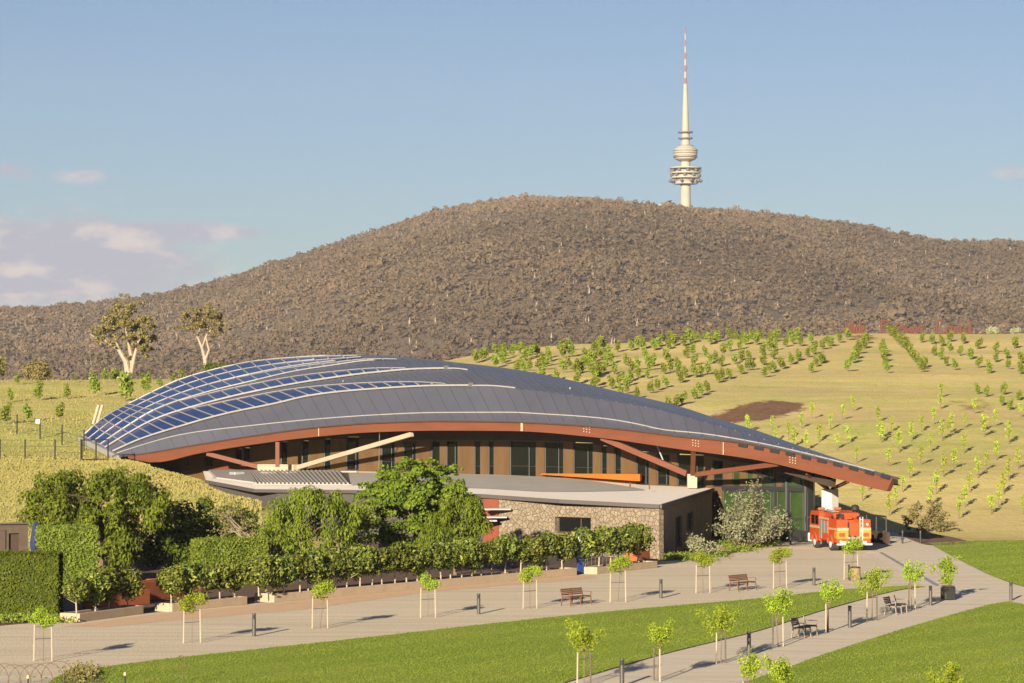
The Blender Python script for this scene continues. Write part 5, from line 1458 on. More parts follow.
# patio umbrella, dark wall at the left edge
P = gnd(36, 575, 0); P = Vector((at(36, 540, 166).x, 166, 0))
t = thing('patio_umbrella', 'closed dark blue patio umbrella behind the clipped hedge', 'umbrella', P)
b = MB(); b.tube([(0, 0, 0), (0, 0, 3.5)], .035, 8); b.build('pole', MT['darkstake'], t)
b = MB()
prof = [(.05, 3.5), (.14, 3.38), (.22, 2.9), (.30, 2.3), (.29, 2.0), (.22, 1.75), (.26, 1.6)]
vs = []; n = 24
for r_, z in prof:
    for k in range(n): a = 2 * math.pi * k / n; rr = r_ * (1 + .16 * math.cos(8 * a)); vs.append((rr * math.cos(a), rr * math.sin(a), z))
b.mesh(vs, [(i * n + k, i * n + (k + 1) % n, (i + 1) * n + (k + 1) % n, (i + 1) * n + k) for i in range(len(prof) - 1) for k in range(n)])
b.build('canopy', MT['bluefab'], t)
b = MB(); b.lathe([(.25, 0), (.25, .08), (.06, .1)], 16); b.build('base', MT['fascia'], t)
t = thing('courtyard_wall', 'brown courtyard wall with a dark doorway and pale capping at the left edge', 'wall', (0, 0, 0))
P0 = at(-60, 540, 170); P1 = at(28, 540, 172)
hz = at(10, 524.5, 171).z
b = MB(); wall_with_holes(b, (P0.x, P0.y, 0), (P1.x, P1.y, 0), (hz, hz), [(.78, .9, 0, hz - .55)], .3); b.build('wall', MT['wall'], t)
b = MB(); b.bar((P0.x, P0.y, hz + .04), (P1.x, P1.y, hz + .04), .36, .08); b.build('capping', MT['fascia'], t)
b = MB(); d = P1 - P0
b.hexa([Vector((p.x, p.y + .2, z)) for z in (0, hz - .5) for p in (P0 + d * .77, P0 + d * .91, P0 + d * .91 + Vector((0, .05, 0)), P0 + d * .77 + Vector((0, .05, 0)))]); b.build('door', MT['soffit'], t)
b = MB(); p = at(2.5, 540, 168); b.bar((p.x, p.y, 0), (p.x, p.y, at(2, 530, 168).z), .4, .3); b.build('post', MT['soffit'], t)

# ---------------------------------------------------------------- hedges
def hedge(lb, P, Q, depth, hgt, m, n, size=.11, inner=MT['lf_hedge'], wob=.05):
    P, Q = Vector(P), Vector(Q); d = Q - P; L_ = d.length; ang = math.atan2(d.y, d.x)
    t = thing('clipped_hedge', lb, 'hedge', (P.x, P.y, 0), ang)
    b = MB(); b.box((L_ / 2, depth / 2, hgt / 2 - .04), (L_ - .16, depth - .16, hgt - .1)); b.build('inner_twigs', MT['lf_cedar'], t)
    b = MB()
    def put(n_, org, u, v, nn):
        n_ = int(n_)
        a, c = rng.random((n_, 1)), rng.random((n_, 1))
        p = np.array(org) + a * np.array(u) + c * np.array(v)
        ph = np.sin(p[:, :1] * 3.1) * np.sin(p[:, 2:3] * 2.7 + p[:, 1:2] * 2)
        p = p + np.array(nn) * (rng.normal(0, wob, (n_, 1)) + wob * .8 * ph - .02)
        b.cards(p, np.array(nn) + rng.normal(0, .5, (n_, 3)), size * rng.uniform(.7, 1.3, n_), 1.5, .5 + .18 * ph[:, 0] + rng.normal(0, .2, n_))
    put(n * L_ * hgt, (0, 0, 0), (L_, 0, 0), (0, 0, hgt), (0, -1, 0)); put(n * L_ * hgt * .4, (0, depth, 0), (L_, 0, 0), (0, 0, hgt), (0, 1, 0))
    put(n * depth * hgt, (L_, 0, 0), (0, depth, 0), (0, 0, hgt), (1, 0, 0)); put(n * depth * hgt, (0, 0, 0), (0, depth, 0), (0, 0, hgt), (-1, 0, 0))
    put(n * L_ * depth, (0, 0, hgt), (L_, 0, 0), (0, depth, 0), (0, 0, 1))
    b.build('leaves', m, t); return t
Y0 = 139.5
hedge('large square clipped hedge at the left edge in front of the brown wall', (at(-110, 600, Y0).x, Y0, 0), (at(56, 600, Y0).x, Y0 + .6, 0), 2.6, 3.0, MT['lf_hedge'], 340)
hedge('light green clipped hedge behind the blue umbrella, under the cedar', (at(43, 540, 160).x, 160, 0), (at(98, 540, 161).x, 161, 0), 2.2, 3.4, MT['lf_ivy'], 260)
hedge('light green hedge under the twiggy tree, behind the second planter', (at(203, 560, 163).x, 163, 0), (at(268, 560, 165).x, 165, 0), 1.8, 2.55, MT['lf_ivy'], 260)
b = MB()
px = rng.uniform(-40, 76, 900); py = rng.uniform(618, 624, 900)
pts = np.array([tuple(gnd(a, c)) for a, c in zip(px, py)]); pts[:, 2] = rng.uniform(.02, .28, 900)
b.cards(pts, rng.normal(0, 1, (900, 3)) + np.array([0, -.5, .6]), .14, 1.6, rng.uniform(.3, 1, 900))
o = b.build('verge_plants', MT['lf_ivy']); o['kind'] = 'stuff'
# ---------------------------------------------------------------- row of bay trees
def bay_proto(seed, w=1.75, ch=1.75, th=.5):
    global rng
    keep = rng; rng = np.random.default_rng(seed)
    root = thing('bay_tree', None, None)
    b = MB(); b.tube([(0, 0, 0), (.02, .01, th), (-.02, 0, th + ch * .5), (0, 0, th + ch * .8)], [.045, .04, .03, .012], 7); 
    for k in range(4):
        a = k * 1.6 + rng.uniform(0, 1); b.tube([(0, 0, th + .15 * k), (math.cos(a) * w * .35, math.sin(a) * w * .3, th + .3 + .22 * k)], [.02, .008], 5)
    b.build('trunk', MT['stake'], root)
    b = MB()
    bl = rblobs(22, (0, 0, th + ch * .48), (w * .34, w * .34, ch * .36), w * .17, w * .29, 1.0)
    blob_cards(b, bl, 34, .165, 1.9, tbase=.42, tj=.3, fill=(.3, 1.12), nj=.5)
    b.build('crown', MT['lf_mag'], root)
    rng = keep; return root
bays = [bay_proto(31), bay_proto(32, 1.85, 1.85, .45), bay_proto(33, 1.65, 1.7, .55)]
def row(px0, py0, px1, py1, n, back, lab, grp, z, sc=1.0):
    p, q = gnd(px0, py0), gnd(px1, py1); d = (q - p).normalized(); nb = Vector((-d.y, d.x, 0))
    for i in range(n):
        c = p.lerp(q, (i + .5) / n) + nb * back + Vector((rng.normal(0, .06), rng.normal(0, .06), z))
        s = sc * rng.uniform(.92, 1.1)
        lb = lab if isinstance(lab, str) else lab[i]
        place(bays, int(rng.integers(0, 3)), c, rng.uniform(0, 6), lb, grp, 'tree', (s, s, s * rng.uniform(.95, 1.06)))
row(80, 622.5, 142, 614.2, 4, .55, ['leaning bay tree in the first planter, nearest the square hedge', 'bay tree in the first planter, second from the square hedge', 'bay tree in the first planter, third from the square hedge', 'bay tree in the first planter, at its right end by the steel beds'], 'bay trees in the first planter', .36, .92)
row(172, 612, 250, 604.4, 5, .55, 'clipped bay tree with pale stem standing in the second low planter', 'bay trees in the second planter', .36, .92)
row(262, 605, 508, 581.4, 21, .65, 'bay tree in the dense continuous row along the longest planter', 'bay trees along the longest planter', .40, .97)
row(508, 581.4, 577, 575.3, 5, .65, 'bay tree at the right end of the longest planter before the stone wing', 'bay trees at the right end of the longest planter', .40, 1.02)
row(590, 574.5, 654, 568, 6, .6, 'bay tree in the planter under the stone wall, right of the blue sign', 'bay trees under the stone wall', .38, 1.08)

# ---------------------------------------------------------------- big trees
def big_tree(name, lb, P, mats, trunk, crownfn, scale=1.0):
    t = thing(name, lb, 'tree', P)
    b = MB(); trunk(b); b.build('trunk', mats[0], t)
    b = MB(); crownfn(b); b.build('crown', mats[1], t)
    return t
def limbs(b, h, spread, n, r0, z0=.35):
    b.tube([(0, 0, -.3), (.05, 0, h * .3), (-.05, .05, h * .6), (0, 0, h * .85)], [r0, r0 * .8, r0 * .5, r0 * .15], 8)
    for k in range(n):
        a = 2 * math.pi * k / n + rng.uniform(-.4, .4); z = h * rng.uniform(z0, .65)
        L_ = spread * rng.uniform(.6, .95)
        b.tube([(0, 0, z), (math.cos(a) * L_ * .5, math.sin(a) * L_ * .5, z + h * .16), (math.cos(a) * L_, math.sin(a) * L_, z + h * .2)], [r0 * .4, r0 * .25, r0 * .06], 6)
def local(px, py, P, dy=0.0):
    p = at(px, py, P.y + dy); return (p.x - P.x, dy, p.z - P.z)
def weep(b, P, spots, dens, size, asp=2.6, droop=.8, tb=.5):
    """hanging boughs at picture spots: (px, py top, width m, length m, depth offset)"""
    for px, py, w, l, dy in spots:
        x, y, z = local(px, py, P, dy)
        rx, rz = w * rng.uniform(.36, .58), l * rng.uniform(.30, .5)
        t0 = tb + rng.normal(0, .10)
        m = int(dens * (w + l))
        d = rng.normal(size=(m, 3)); d /= np.linalg.norm(d, axis=1, keepdims=True)
        d[:, 2] = np.where(d[:, 2] < -.25, -d[:, 2] * .5, d[:, 2])
        f = rng.uniform(.7, 1.06, (m, 1))
        hang = rng.random(m) ** 2 * l * .45 * (np.abs(d[:, 2]) < .45)
        c = np.array([x, y, z - rz]) + d * f * np.array([rx, rx, rz]); c[:, 2] -= hang
        b.cards(c, d + np.array([0, 0, .15]) + rng.normal(0, .35, (m, 3)), size * rng.uniform(.7, 1.3, m), asp, t0 + rng.normal(0, .16, m), 0, droop)

# cedar with hanging boughs on the left
P = Vector((at(100, 560, 176).x, 176, .1))
def crown1(b):
    sp_ = []
    for px, py in ((45, 478), (60, 472), (75, 471), (92, 470), (108, 472), (124, 474), (140, 474), (152, 478), (34, 490), (50, 490), (66, 488), (84, 486), (104, 488), (122, 488), (140, 490), (156, 490), (38, 504), (54, 504), (70, 506), (90, 502), (112, 504), (130, 506), (148, 506), (120, 520), (134, 518), (114, 532), (128, 534), (46, 516), (62, 516), (80, 516), (161, 500), (118, 545), (130, 548), (60, 524), (76, 528), (92, 526), (100, 540), (50, 528), (88, 512), (110, 518), (100, 528)):
        for _ in range(3):
            sp_.append((px + rng.normal(0, 5), py + rng.normal(0, 4), rng.uniform(1.0, 1.7), rng.uniform(1.0, 1.9), rng.uniform(-2.4, 2.4)))
    weep(b, P, sp_, 62, .17, 2.0, .55, .52)
big_tree('cedar_tree', 'broad dark green cedar with hanging boughs on the left below the grass bank', P, (MT['bark'], MT['lf_cedar']), lambda b: limbs(b, 5.6, 3.6, 8, .28), crown1)
# dim tree in the gap between
P = Vector((at(176, 560, 181).x, 181, .1))
def crown1b(b):
    blob_cards(b, [(local(px, py, P, dy) + (r_, r_, r_ * .9)) for px, py, r_, dy in ((168, 520, 1.1, 0), (182, 512, .9, 1), (160, 508, 1.0, 1), (190, 528, 1.0, 0), (176, 540, 1.3, -.5), (200, 520, .8, .5), (205, 505, .6, 1.5), (196, 540, 1.0, 0), (150, 535, 1.0, 0), (165, 552, 1.2, -.6), (184, 556, 1.2, -.4), (148, 555, 1.0, -.4), (200, 556, 1.0, .3), (172, 530, 1.2, .6), (188, 540, 1.2, .8))], 55, .17, 1.7, tbase=.15)
big_tree('shade_tree', 'low dark leafy tree in shade between the cedar and the twiggy tree', P, (MT['bark'], MT['lf_rich']), lambda b: limbs(b, 3.2, 1.8, 6, .14), crown1b)
# half-bare twiggy tree
P = Vector((at(258, 560, 172).x, 172, .1))
t = thing('twiggy_tree', 'half bare twiggy tree with pale spreading branches left of the weeping tree', 'tree', P)
b = MB(); tips = []
b.tube([(0, 0, 0), (-.1, 0, 1.2), (-.15, 0, 2.2)], [.12, .10, .07], 7)
for k in range(16):
    a = rng.uniform(0, 2 * math.pi); e = rng.uniform(.2, 1.1); L_ = rng.uniform(1.6, 3.0)
    if k < 9: a = math.pi + rng.normal(0, .6)
    s = np.array([-.1, 0, rng.uniform(1.3, 2.2)]); d = np.array([math.cos(a) * math.cos(e), math.sin(a) * math.cos(e), math.sin(e)])
    m_ = s + d * L_ * .5 + rng.normal(0, .08, 3); e_ = s + d * L_ + np.array([0, 0, .1])
    b.tube([s, m_, e_], [.045, .028, .01], 5); tips.append(e_)
    for _ in range(5):
        f = rng.uniform(.35, 1); q = s + d * L_ * f; q2 = q + d * rng.uniform(.3, .8) + rng.normal(0, .3, 3)
        b.tube([q, q2], [.014, .005], 4); tips.append(q2)
b.build('trunk', MT['palebark'], t)
b = MB(); blob_cards(b, [(p[0], p[1], p[2], .24, .24, .2) for p in tips], 20, .12, 1.6, tbase=.5); b.build('crown', MT['lf_olive'], t)
# dark shrub behind the twigs
P = Vector((at(226, 560, 182).x, 182, .1))
def crown_d(b):
    blob_cards(b, [(local(px, py, P, dy) + (r_, r_, r_ * .85)) for px, py, r_, dy in ((214, 522, .8, 0), (224, 514, .7, .3), (236, 512, .7, 0), (246, 518, .8, 0), (232, 526, .9, -.3), (220, 534, .9, 0), (244, 532, .9, 0), (208, 534, .7, 0), (252, 528, .6, .3), (230, 542, 1.0, 0))], 40, .16, 1.6, tbase=.1)
big_tree('garden_shrub', 'dark shrub behind the pale branches of the half bare twiggy tree', P, (MT['bark'], MT['lf_cedar']), lambda b: limbs(b, 2.4, 1.2, 6, .09), crown_d)
# weeping tree in the middle
P = Vector((at(305, 575, 168).x, 168, .1))
def crown2(b):
    sp_ = []
    for px, py in ((280, 500), (292, 492), (306, 489), (320, 488), (334, 492), (346, 498), (272, 512), (286, 508), (300, 505), (316, 503), (332, 506), (350, 510), (270, 526), (284, 524), (298, 522), (314, 520), (330, 522), (344, 524), (276, 540), (292, 540), (308, 540), (326, 540)):
        for _ in range(4): sp_.append((px + rng.normal(0, 4), py + rng.normal(0, 3), rng.uniform(.7, 1.2), rng.uniform(1.0, 1.8), rng.uniform(-1.8, 1.8)))
    weep(b, P, sp_, 42, .15, 2.6, .75, .55)
big_tree('weeping_tree', 'bright green weeping tree left of the tallest tree in front of the stone wing', P, (MT['bark'], MT['lf_weep']), lambda b: limbs(b, 4.6, 2.2, 7, .16), crown2)
# shrub between
P = Vector((at(358, 575, 171).x, 171, .1))
def crown2b(b):
    blob_cards(b, [(local(px, py, P, dy) + (r_, r_, r_ * .85)) for px, py, r_, dy in ((352, 512, .6, 0), (366, 508, .6, 0), (358, 520, .7, -.4), (346, 524, .6, 0), (372, 520, .6, 0), (362, 534, .9, 0), (350, 540, .8, 0), (340, 512, .5, .4))], 38, .15, 1.6, tbase=.5)
big_tree('garden_shrub', 'yellowish garden shrub between the weeping tree and the tallest tree', P, (MT['bark'], MT['lf_ivy']), lambda b: limbs(b, 2.8, 1.0, 6, .08), crown2b)
# tallest tree with a weeping right side
P = Vector((at(415, 580, 176).x, 176, .1))
def crown3(b):
    bl = []
    for px, py, r_ in ((412, 470, .75), (398, 476, .8), (424, 474, .8), (438, 480, .8), (386, 484, .8), (408, 484, 1.0), (428, 488, 1.0), (448, 488, .7), (378, 492, .75), (394, 496, 1.0), (414, 500, 1.1), (436, 500, 1.0), (384, 508, .9), (402, 514, 1.0), (422, 516, 1.0), (456, 496, .7), (390, 526, .9), (408, 530, .9), (470, 500, .5), (430, 470, .5), (386, 472, .4), (452, 470, .3), (416, 464, .5), (372, 504, .6), (376, 520, .7), (432, 530, .9), (366, 496, .6), (362, 510, .7), (368, 526, .9), (464, 490, .6), (472, 500, .6), (356, 520, .6), (444, 514, .8), (400, 540, 1.0), (384, 540, .9)):
        for _ in range(4):
            x, y, z = local(px + rng.normal(0, 6), py + rng.normal(0, 5), P, rng.uniform(-2.3, 2.3))
            q = r_ * rng.uniform(.5, .85); bl.append((x, y, z, q, q, q * .8))
    blob_cards(b, bl, 46, .17, 1.5, tbase=.5, tj=.16, fill=(.6, 1.08), up=-.3, nj=.4)
    for px, py, z_ in ((384, 466, .2), (454, 468, .35), (449, 486, .3), (453, 482, .2)):
        x, y, z = local(px, py, P, 0); blob_cards(b, [(x, y, z, .35, .3, .2)], 26, .15, 1.5)
big_tree('leafy_tree', 'tallest green leafy tree in front of the grey roof of the stone wing', P, (MT['bark'], MT['lf_rich']), lambda b: limbs(b, 5.8, 2.6, 9, .22), crown3)
P = Vector((at(455, 580, 173).x, 173, .1))
def crown4(b):
    sp_ = []
    for px, py in ((446, 502), (456, 498), (466, 496), (475, 496), (440, 512), (450, 512), (460, 510), (472, 508), (480, 506), (436, 524), (446, 524), (458, 524), (468, 522), (478, 520), (474, 532), (420, 534), (428, 528), (440, 536), (452, 536), (464, 536), (482, 516), (434, 514)):
        for _ in range(4): sp_.append((px + rng.normal(0, 3), py + rng.normal(0, 3), rng.uniform(.6, 1.0), rng.uniform(.9, 1.7), rng.uniform(-1.2, 1.5)))
    weep(b, P, sp_, 44, .14, 2.8, .8, .5)
big_tree('weeping_tree', 'smaller weeping tree hanging against the right side of the tallest tree', P, (MT['bark'], MT['lf_weep']), lambda b: limbs(b, 4.2, 1.6, 6, .13), crown4)

# shrubs by the stone wing and foyer
P = gnd(748, 548.5); P = Vector((P.x, P.y, 0))
t = thing('grey_shrub', 'large feathery grey green shrub in front of the foyer glass', 'shrub', P)
b = MB(); br = MB()
for k in range(46):
    a = rng.uniform(0, 2 * math.pi); e = rng.uniform(.25, 1.45); L_ = rng.uniform(2.2, 3.9) * (1 if math.cos(a) > -.9 else .85)
    d = np.array([math.cos(a) * math.cos(e) * .85, math.sin(a) * math.cos(e) * .8, math.sin(e) * 1.1])
    s = np.array([rng.normal(0, .2), rng.normal(0, .2), .2]); e_ = s + d * L_ + np.array([0, 0, .35])
    br.tube([s, s + d * L_ * .5, e_], [.03, .02, .006], 5)
    m = 130; f = rng.uniform(.22, 1.05, m)
    c = s + d * L_ * f[:, None] + np.array([0, 0, .35]) * f[:, None] + rng.normal(0, .15, (m, 3)) * (.7 + f[:, None])
    b.cards(c, d + rng.normal(0, .6, (m, 3)), .15 * rng.uniform(.7, 1.3, m), 2.4, .5 + rng.normal(0, .15) + rng.normal(0, .2, m))
br.build('branches', MT['bark'], t); b.build('foliage', MT['lf_silver'], t)
P = gnd(701, 556.5)
t = thing('grey_shrub', 'small pale silvery shrub beside the shaded side of the stone wing', 'shrub', P)
b = MB(); br = MB()
for k in range(26):
    a = rng.uniform(0, 2 * math.pi); e = rng.uniform(.25, 1.4); L_ = rng.uniform(.9, 1.65)
    d = np.array([math.cos(a) * math.cos(e), math.sin(a) * math.cos(e) * .9, math.sin(e)])
    s = np.array([0, 0, .1]); br.tube([s, s + d * L_], [.018, .005], 4)
    m = 70; f = rng.uniform(.3, 1.05, m)
    c = s + d * L_ * f[:, None] + rng.normal(0, .09, (m, 3))
    b.cards(c, d + rng.normal(0, .6, (m, 3)), .12 * rng.uniform(.7, 1.3, m), 2.0, .65 + rng.normal(0, .2, m))
br.build('branches', MT['bark'], t); b.build('foliage', MT['lf_silver'], t)
P = at(930, 535, 227); P = Vector((P.x, P.y, tz(P.x, P.y)))
t = thing('olive_shrub', 'brownish olive shrub of two lobes on the mulch bed at the foot of the hill', 'shrub', P)
b = MB(); bl = []
for px, py, r_ in ((916, 506, .55), (914, 514, .6), (920, 520, .7), (912, 524, .6), (936, 508, .7), (930, 518, .8), (942, 516, .75), (926, 528, .8), (940, 526, .85), (934, 503, .5), (948, 524, .55), (918, 530, .6), (950, 530, .45), (908, 518, .4)):
    for _ in range(3):
        x, y, z = local(px + rng.normal(0, 3), py + rng.normal(0, 3), P, rng.uniform(-1, 1)); q = r_ * rng.uniform(.4, .65); bl.append((x, y, z, q, q, q * .9))
blob_cards(b, bl, 34, .15, 1.8, tbase=.5, tj=.22, fill=(.35, 1.15)); b.build('foliage', MT['lf_olive'], t)
b = MB(); limbs(b, 2.4, 1.0, 7, .08, .1); b.build('branches', MT['bark'], t)
# low ground cover by the wing and foyer
b = MB()
for px, py, w, n in ((684, 558, 14, 260), (700, 561, 16, 260), (716, 556, 14, 220), (738, 551, 16, 260), (756, 547, 14, 260), (672, 559, 10, 160), (768, 545, 10, 160), (730, 546, 12, 160)):
    a, c = rng.normal(px, w / 2, n), rng.normal(py, 1.1, n)
    pts = np.array([tuple(gnd(x, y)) for x, y in zip(a, c)]); pts[:, 2] = rng.uniform(.02, .35, n)
    b.cards(pts, rng.normal(0, 1, (n, 3)) + np.array([0, -.4, .7]), .17, 2.0, rng.uniform(0, .8, n))
o = b.build('ground_cover', MT['lf_ivy']); o['kind'] = 'stuff'
for px, py, s, lb in ((668, 0, 0, ''),):
    pass

# ---------------------------------------------------------------- gum trees and bushes on the left crest
def gum(lb, px, py, Y, stems, blobs, dens=26, size=.29):
    P = at(px, py, Y); P.z = tz(P.x, P.y) - .2
    t = thing('gum_tree', lb, 'tree', P)
    b = MB()
    for st in stems:
        pts = [local(x, y, P, dy) for x, y, dy, r_ in st]; b.tube(pts, [q[3] for q in st], 7)
    b.build('trunk', MT['palebark'], t)
    b = MB(); bl = []
    for x, y, r_ in blobs:
        for _ in range(8):
            p = local(x + rng.normal(0, 5.5), y + rng.normal(0, 4.0), P, rng.uniform(-2.6, 2.6)); q = r_ * rng.uniform(.28, .55); bl.append((*p, q, q, q * .75))
    blob_cards(b, bl, dens, size, 1.9, tbase=.5, tj=.2, fill=(.3, 1.15)); b.build('crown', MT['lf_gum'], t)
gum('larger gum tree with forked pale trunk on the left grassy crest', 129, 377, 400,
    [[(129, 379, 0, .5), (126, 362, 0, .38), (119, 350, .5, .26), (108, 342, 1, .17), (96, 338, 1, .10), (90, 334, 1, .05)],
     [(130, 379, .3, .42), (132, 360, .4, .32), (129, 345, 0, .22), (126, 330, -.4, .14), (122, 318, 0, .06)],
     [(131, 374, 0, .3), (134, 358, -.3, .24), (138, 342, -.5, .15), (146, 330, -.3, .06)],
     [(119, 350, .5, .16), (114, 334, .4, .1), (108, 320, .2, .05)], [(129, 345, 0, .14), (134, 328, .3, .08), (132, 314, .3, .04)]],
    [(122, 312, 1.4), (132, 309, 1.2), (112, 320, 1.3), (126, 322, 1.5), (140, 320, 1.3), (104, 328, 1.3), (116, 332, 1.2), (98, 334, 1.0), (140, 334, 1.5), (148, 340, 1.3), (150, 328, .9), (134, 344, 1.0), (144, 348, 1.0), (106, 340, .8), (128, 304, .7)])
gum('smaller gum tree with a thin crown on the left crest above the round bush', 206, 372, 406,
    [[(206, 374, 0, .34), (205, 360, 0, .26), (202, 348, .2, .2), (198, 338, .3, .12), (190, 328, .3, .05)],
     [(205, 360, 0, .2), (209, 350, -.2, .16), (206, 338, 0, .1), (208, 324, 0, .05)], [(202, 348, .2, .14), (206, 336, 0, .1), (214, 326, 0, .05)], [(198, 338, .2, .08), (200, 326, .3, .05), (204, 316, .3, .03)]],
    [(200, 312, 1.1), (210, 314, 1.1), (190, 318, 1.0), (218, 318, .9), (204, 322, 1.2), (184, 324, .7), (222, 326, .7), (194, 328, .8), (212, 328, .9), (206, 309, .7)], 22)
def bush(lb, px, py, Y, w, h, m, tb=.5, n=16):
    P = at(px, py, Y); P.z = tz(P.x, P.y)
    t = thing('bush', lb, 'bush', P)
    b = MB(); blob_cards(b, rblobs(n, (0, 0, h * .5), (w * .32, w * .32, h * .3), w * .16, w * .26, .9), 20, .26, 1.6, tbase=tb, fill=(.4, 1.1)); b.build('foliage', m, t)
    b = MB(); limbs(b, h * .8, w * .3, 5, .07, .1); b.build('branches', MT['bark'], t)
bush('dense round green bush on the crest at the foot of the smaller gum tree', 215, 371, 398, 3.2, 3.3, MT['lf_rich'], .3)
bush('broad olive green bush on the left grassy crest', 38, 381, 405, 4.8, 3.0, MT['lf_gum'], .6, 20)
bush('dark bush cut by the left edge of the photo on the crest', -3, 381, 404, 3.6, 4.2, MT['lf_gum'], .3)
bush('small bright bush on the crest just left of the larger gum tree', 115, 376, 404, 1.8, 1.6, MT['lf_hillup'], .5, 9)
bush('pale yellow bush on the crest right of the rusty lettering, left of the pair', 992, 334, 548, 2.6, 1.9, MT['lf_silver'], .9, 10)
bush('pale yellow bush on the crest near the right edge, right of the pair', 1016, 334, 548, 2.6, 1.8, MT['lf_silver'], .9, 10)

# ---------------------------------------------------------------- plantation on the hill
def sap(seed, kind):
    global rng
    keep = rng; rng = np.random.default_rng(seed); b = MB()
    b.tube([(0, 0, -.1), (.02, 0, .9), (0, .02, 1.5)], [.035, .028, .012], 5, 1)
    if kind == 0: bl = rblobs(11, (0, 0, 1.02), (.34, .34, .75), .22, .40, 1.0); blob_cards(b, bl, 20, .21, 1.6, tbase=.5, fill=(.35, 1.1))
    else: bl = rblobs(12, (0, 0, 1.05), (.17, .17, .85), .11, .22, 1.3); blob_cards(b, bl, 22, .15, 1.8, tbase=.5, fill=(.3, 1.2))
    o = b.build('sapling', [MT['lf_hillup'] if kind == 0 else MT['lf_hillow'], MT['bark']])
    rng = keep; return o
sapU = [sap(41, 0), sap(42, 0), sap(43, 0)]; sapL = [sap(51, 1), sap(52, 1), sap(53, 1), sap(54, 1)]
LU = 'rounded green young tree in the planted rows high on the sunlit hill'
LM = 'dark green young tree in the straight rows running down from the rusty lettering'
LL = 'slender lime green sapling on the lower golden slope behind the fire engine'
LW = 'young green tree in the scattered rows on the grassy slope left of the vaulted roof'
GR = {LU: 'young trees on the upper hill', LM: 'straight rows below the lettering', LL: 'saplings on the lower slope', LW: 'young trees on the left slope'}
used_s = set()
def put_sap(px, py, kind, lb, hpx):
    p = hill(px, py)
    pool = sapU if kind == 0 else sapL
    pr = pool[int(rng.integers(0, len(pool)))]
    s = hpx * p.y / F / 2.05 * 1.42 * rng.uniform(.88, 1.14)
    if pr.name in used_s: o = pr.copy(); COL.objects.link(o)
    else: used_s.add(pr.name); o = pr
    w = s * rng.uniform(1.0, 1.25)
    o.location = p; o.rotation_euler = (0, 0, rng.uniform(0, 6.28)); o.scale = (w, w, s)
    o['label'] = lb; o['category'] = 'young tree'; o['group'] = GR[lb]
S1 = .14648
reg1 = [(145, 225), (210, 195), (285, 180), (330, 200), (395, 180), (440, 160), (480, 210), (560, 180), (590, 240), (640, 190), (720, 150), (795, 180), (950, 155), (890, 200), (890, 260), (740, 190), (740, 290), (600, 320), (580, 270), (430, 285), (465, 300), (315, 225), (280, 255), (690, 350), (830, 300), (830, 370), (945, 330), (950, 405)]
reg2 = [(20, 150), (155, 150), (250, 140), (325, 130), (400, 140), (510, 90), (500, 130), (85, 190), (70, 250), (130, 300), (115, 400), (15, 380), (15, 310), (210, 240), (245, 290), (215, 380), (170, 450), (290, 465), (245, 350), (345, 210), (365, 270), (360, 330), (375, 430), (495, 220), (465, 300), (485, 390), (625, 190), (565, 280), (580, 360), (680, 240), (680, 325), (750, 180), (785, 230), (770, 300), (880, 170), (865, 250), (835, 360), (765, 425), (785, 100), (840, 50), (920, 62), (700, 55), (510, 550), (595, 510), (675, 470), (915, 335), (610, 110), (760, 60), (0, 215)]
reg3 = [(35, 130), (150, 100), (240, 50), (175, 45), (60, 45), (275, 135), (350, 115), (445, 110), (0, 230), (95, 210), (190, 170), (195, 240), (200, 320), (125, 270), (40, 300), (265, 200), (265, 280), (325, 265), (385, 235), (435, 210), (495, 185), (545, 155), (600, 130), (660, 110), (715, 85), (520, 290), (555, 250), (600, 225), (250, 90), (520, 90), (110, 40), (300, 30), (380, 25)]
for rg in (reg1, reg2, reg3):
    for cx, cy in list(rg)[::2]: rg.append((min(cx + 42 + rng.normal(0, 5), 1020), max(cy - 21 + rng.normal(0, 4), 45)))
reg3m = [(770, 280), (805, 225), (828, 195), (850, 160), (880, 125), (905, 90)]
reg4m = [(90, 290), (83, 255), (75, 215), (68, 180), (62, 145), (110, 40), (140, 65), (170, 90), (198, 118), (225, 148), (250, 178), (272, 205), (293, 235), (320, 270), (335, 285), (345, 255)]
reg4u = [(330, 85), (395, 95), (525, 80), (465, 110), (615, 95), (715, 130), (525, 155), (585, 175), (655, 200), (830, 150), (835, 220), (905, 195), (715, 255), (785, 295), (920, 265), (1005, 230), (1005, 300), (410, 175), (460, 200), (490, 245), (555, 270), (970, 125), (705, 435), (770, 455), (890, 440), (870, 515), (995, 480), (930, 545)]
reg3l = [(805, 550), (975, 620), (650, 680), (735, 610), (525, 600), (455, 670), (255, 680), (80, 690)]
reg4l = [(685, 570), (1000, 595), (460, 460), (455, 540), (410, 640), (30, 620), (120, 690), (325, 690), (620, 665), (745, 690), (825, 655), (520, 700)]
reg5l = [(85, 85), (275, 150), (365, 135), (485, 210), (575, 150), (695, 200), (770, 160), (830, 290), (1000, 150), (870, 550), (910, 480), (400, 180), (495, 560)]
reg6l = [(45, 130), (100, 310), (170, 220), (255, 140), (245, 395), (195, 490), (105, 650), (150, 580), (385, 220), (320, 300), (465, 140), (525, 105), (475, 385), (545, 330), (425, 500), (385, 580), (615, 225), (755, 110), (655, 490), (620, 590), (580, 670), (710, 390), (765, 340), (835, 270), (985, 330), (920, 160), (885, 500), (850, 590), (800, 640), (920, 410), (1020, 640)]
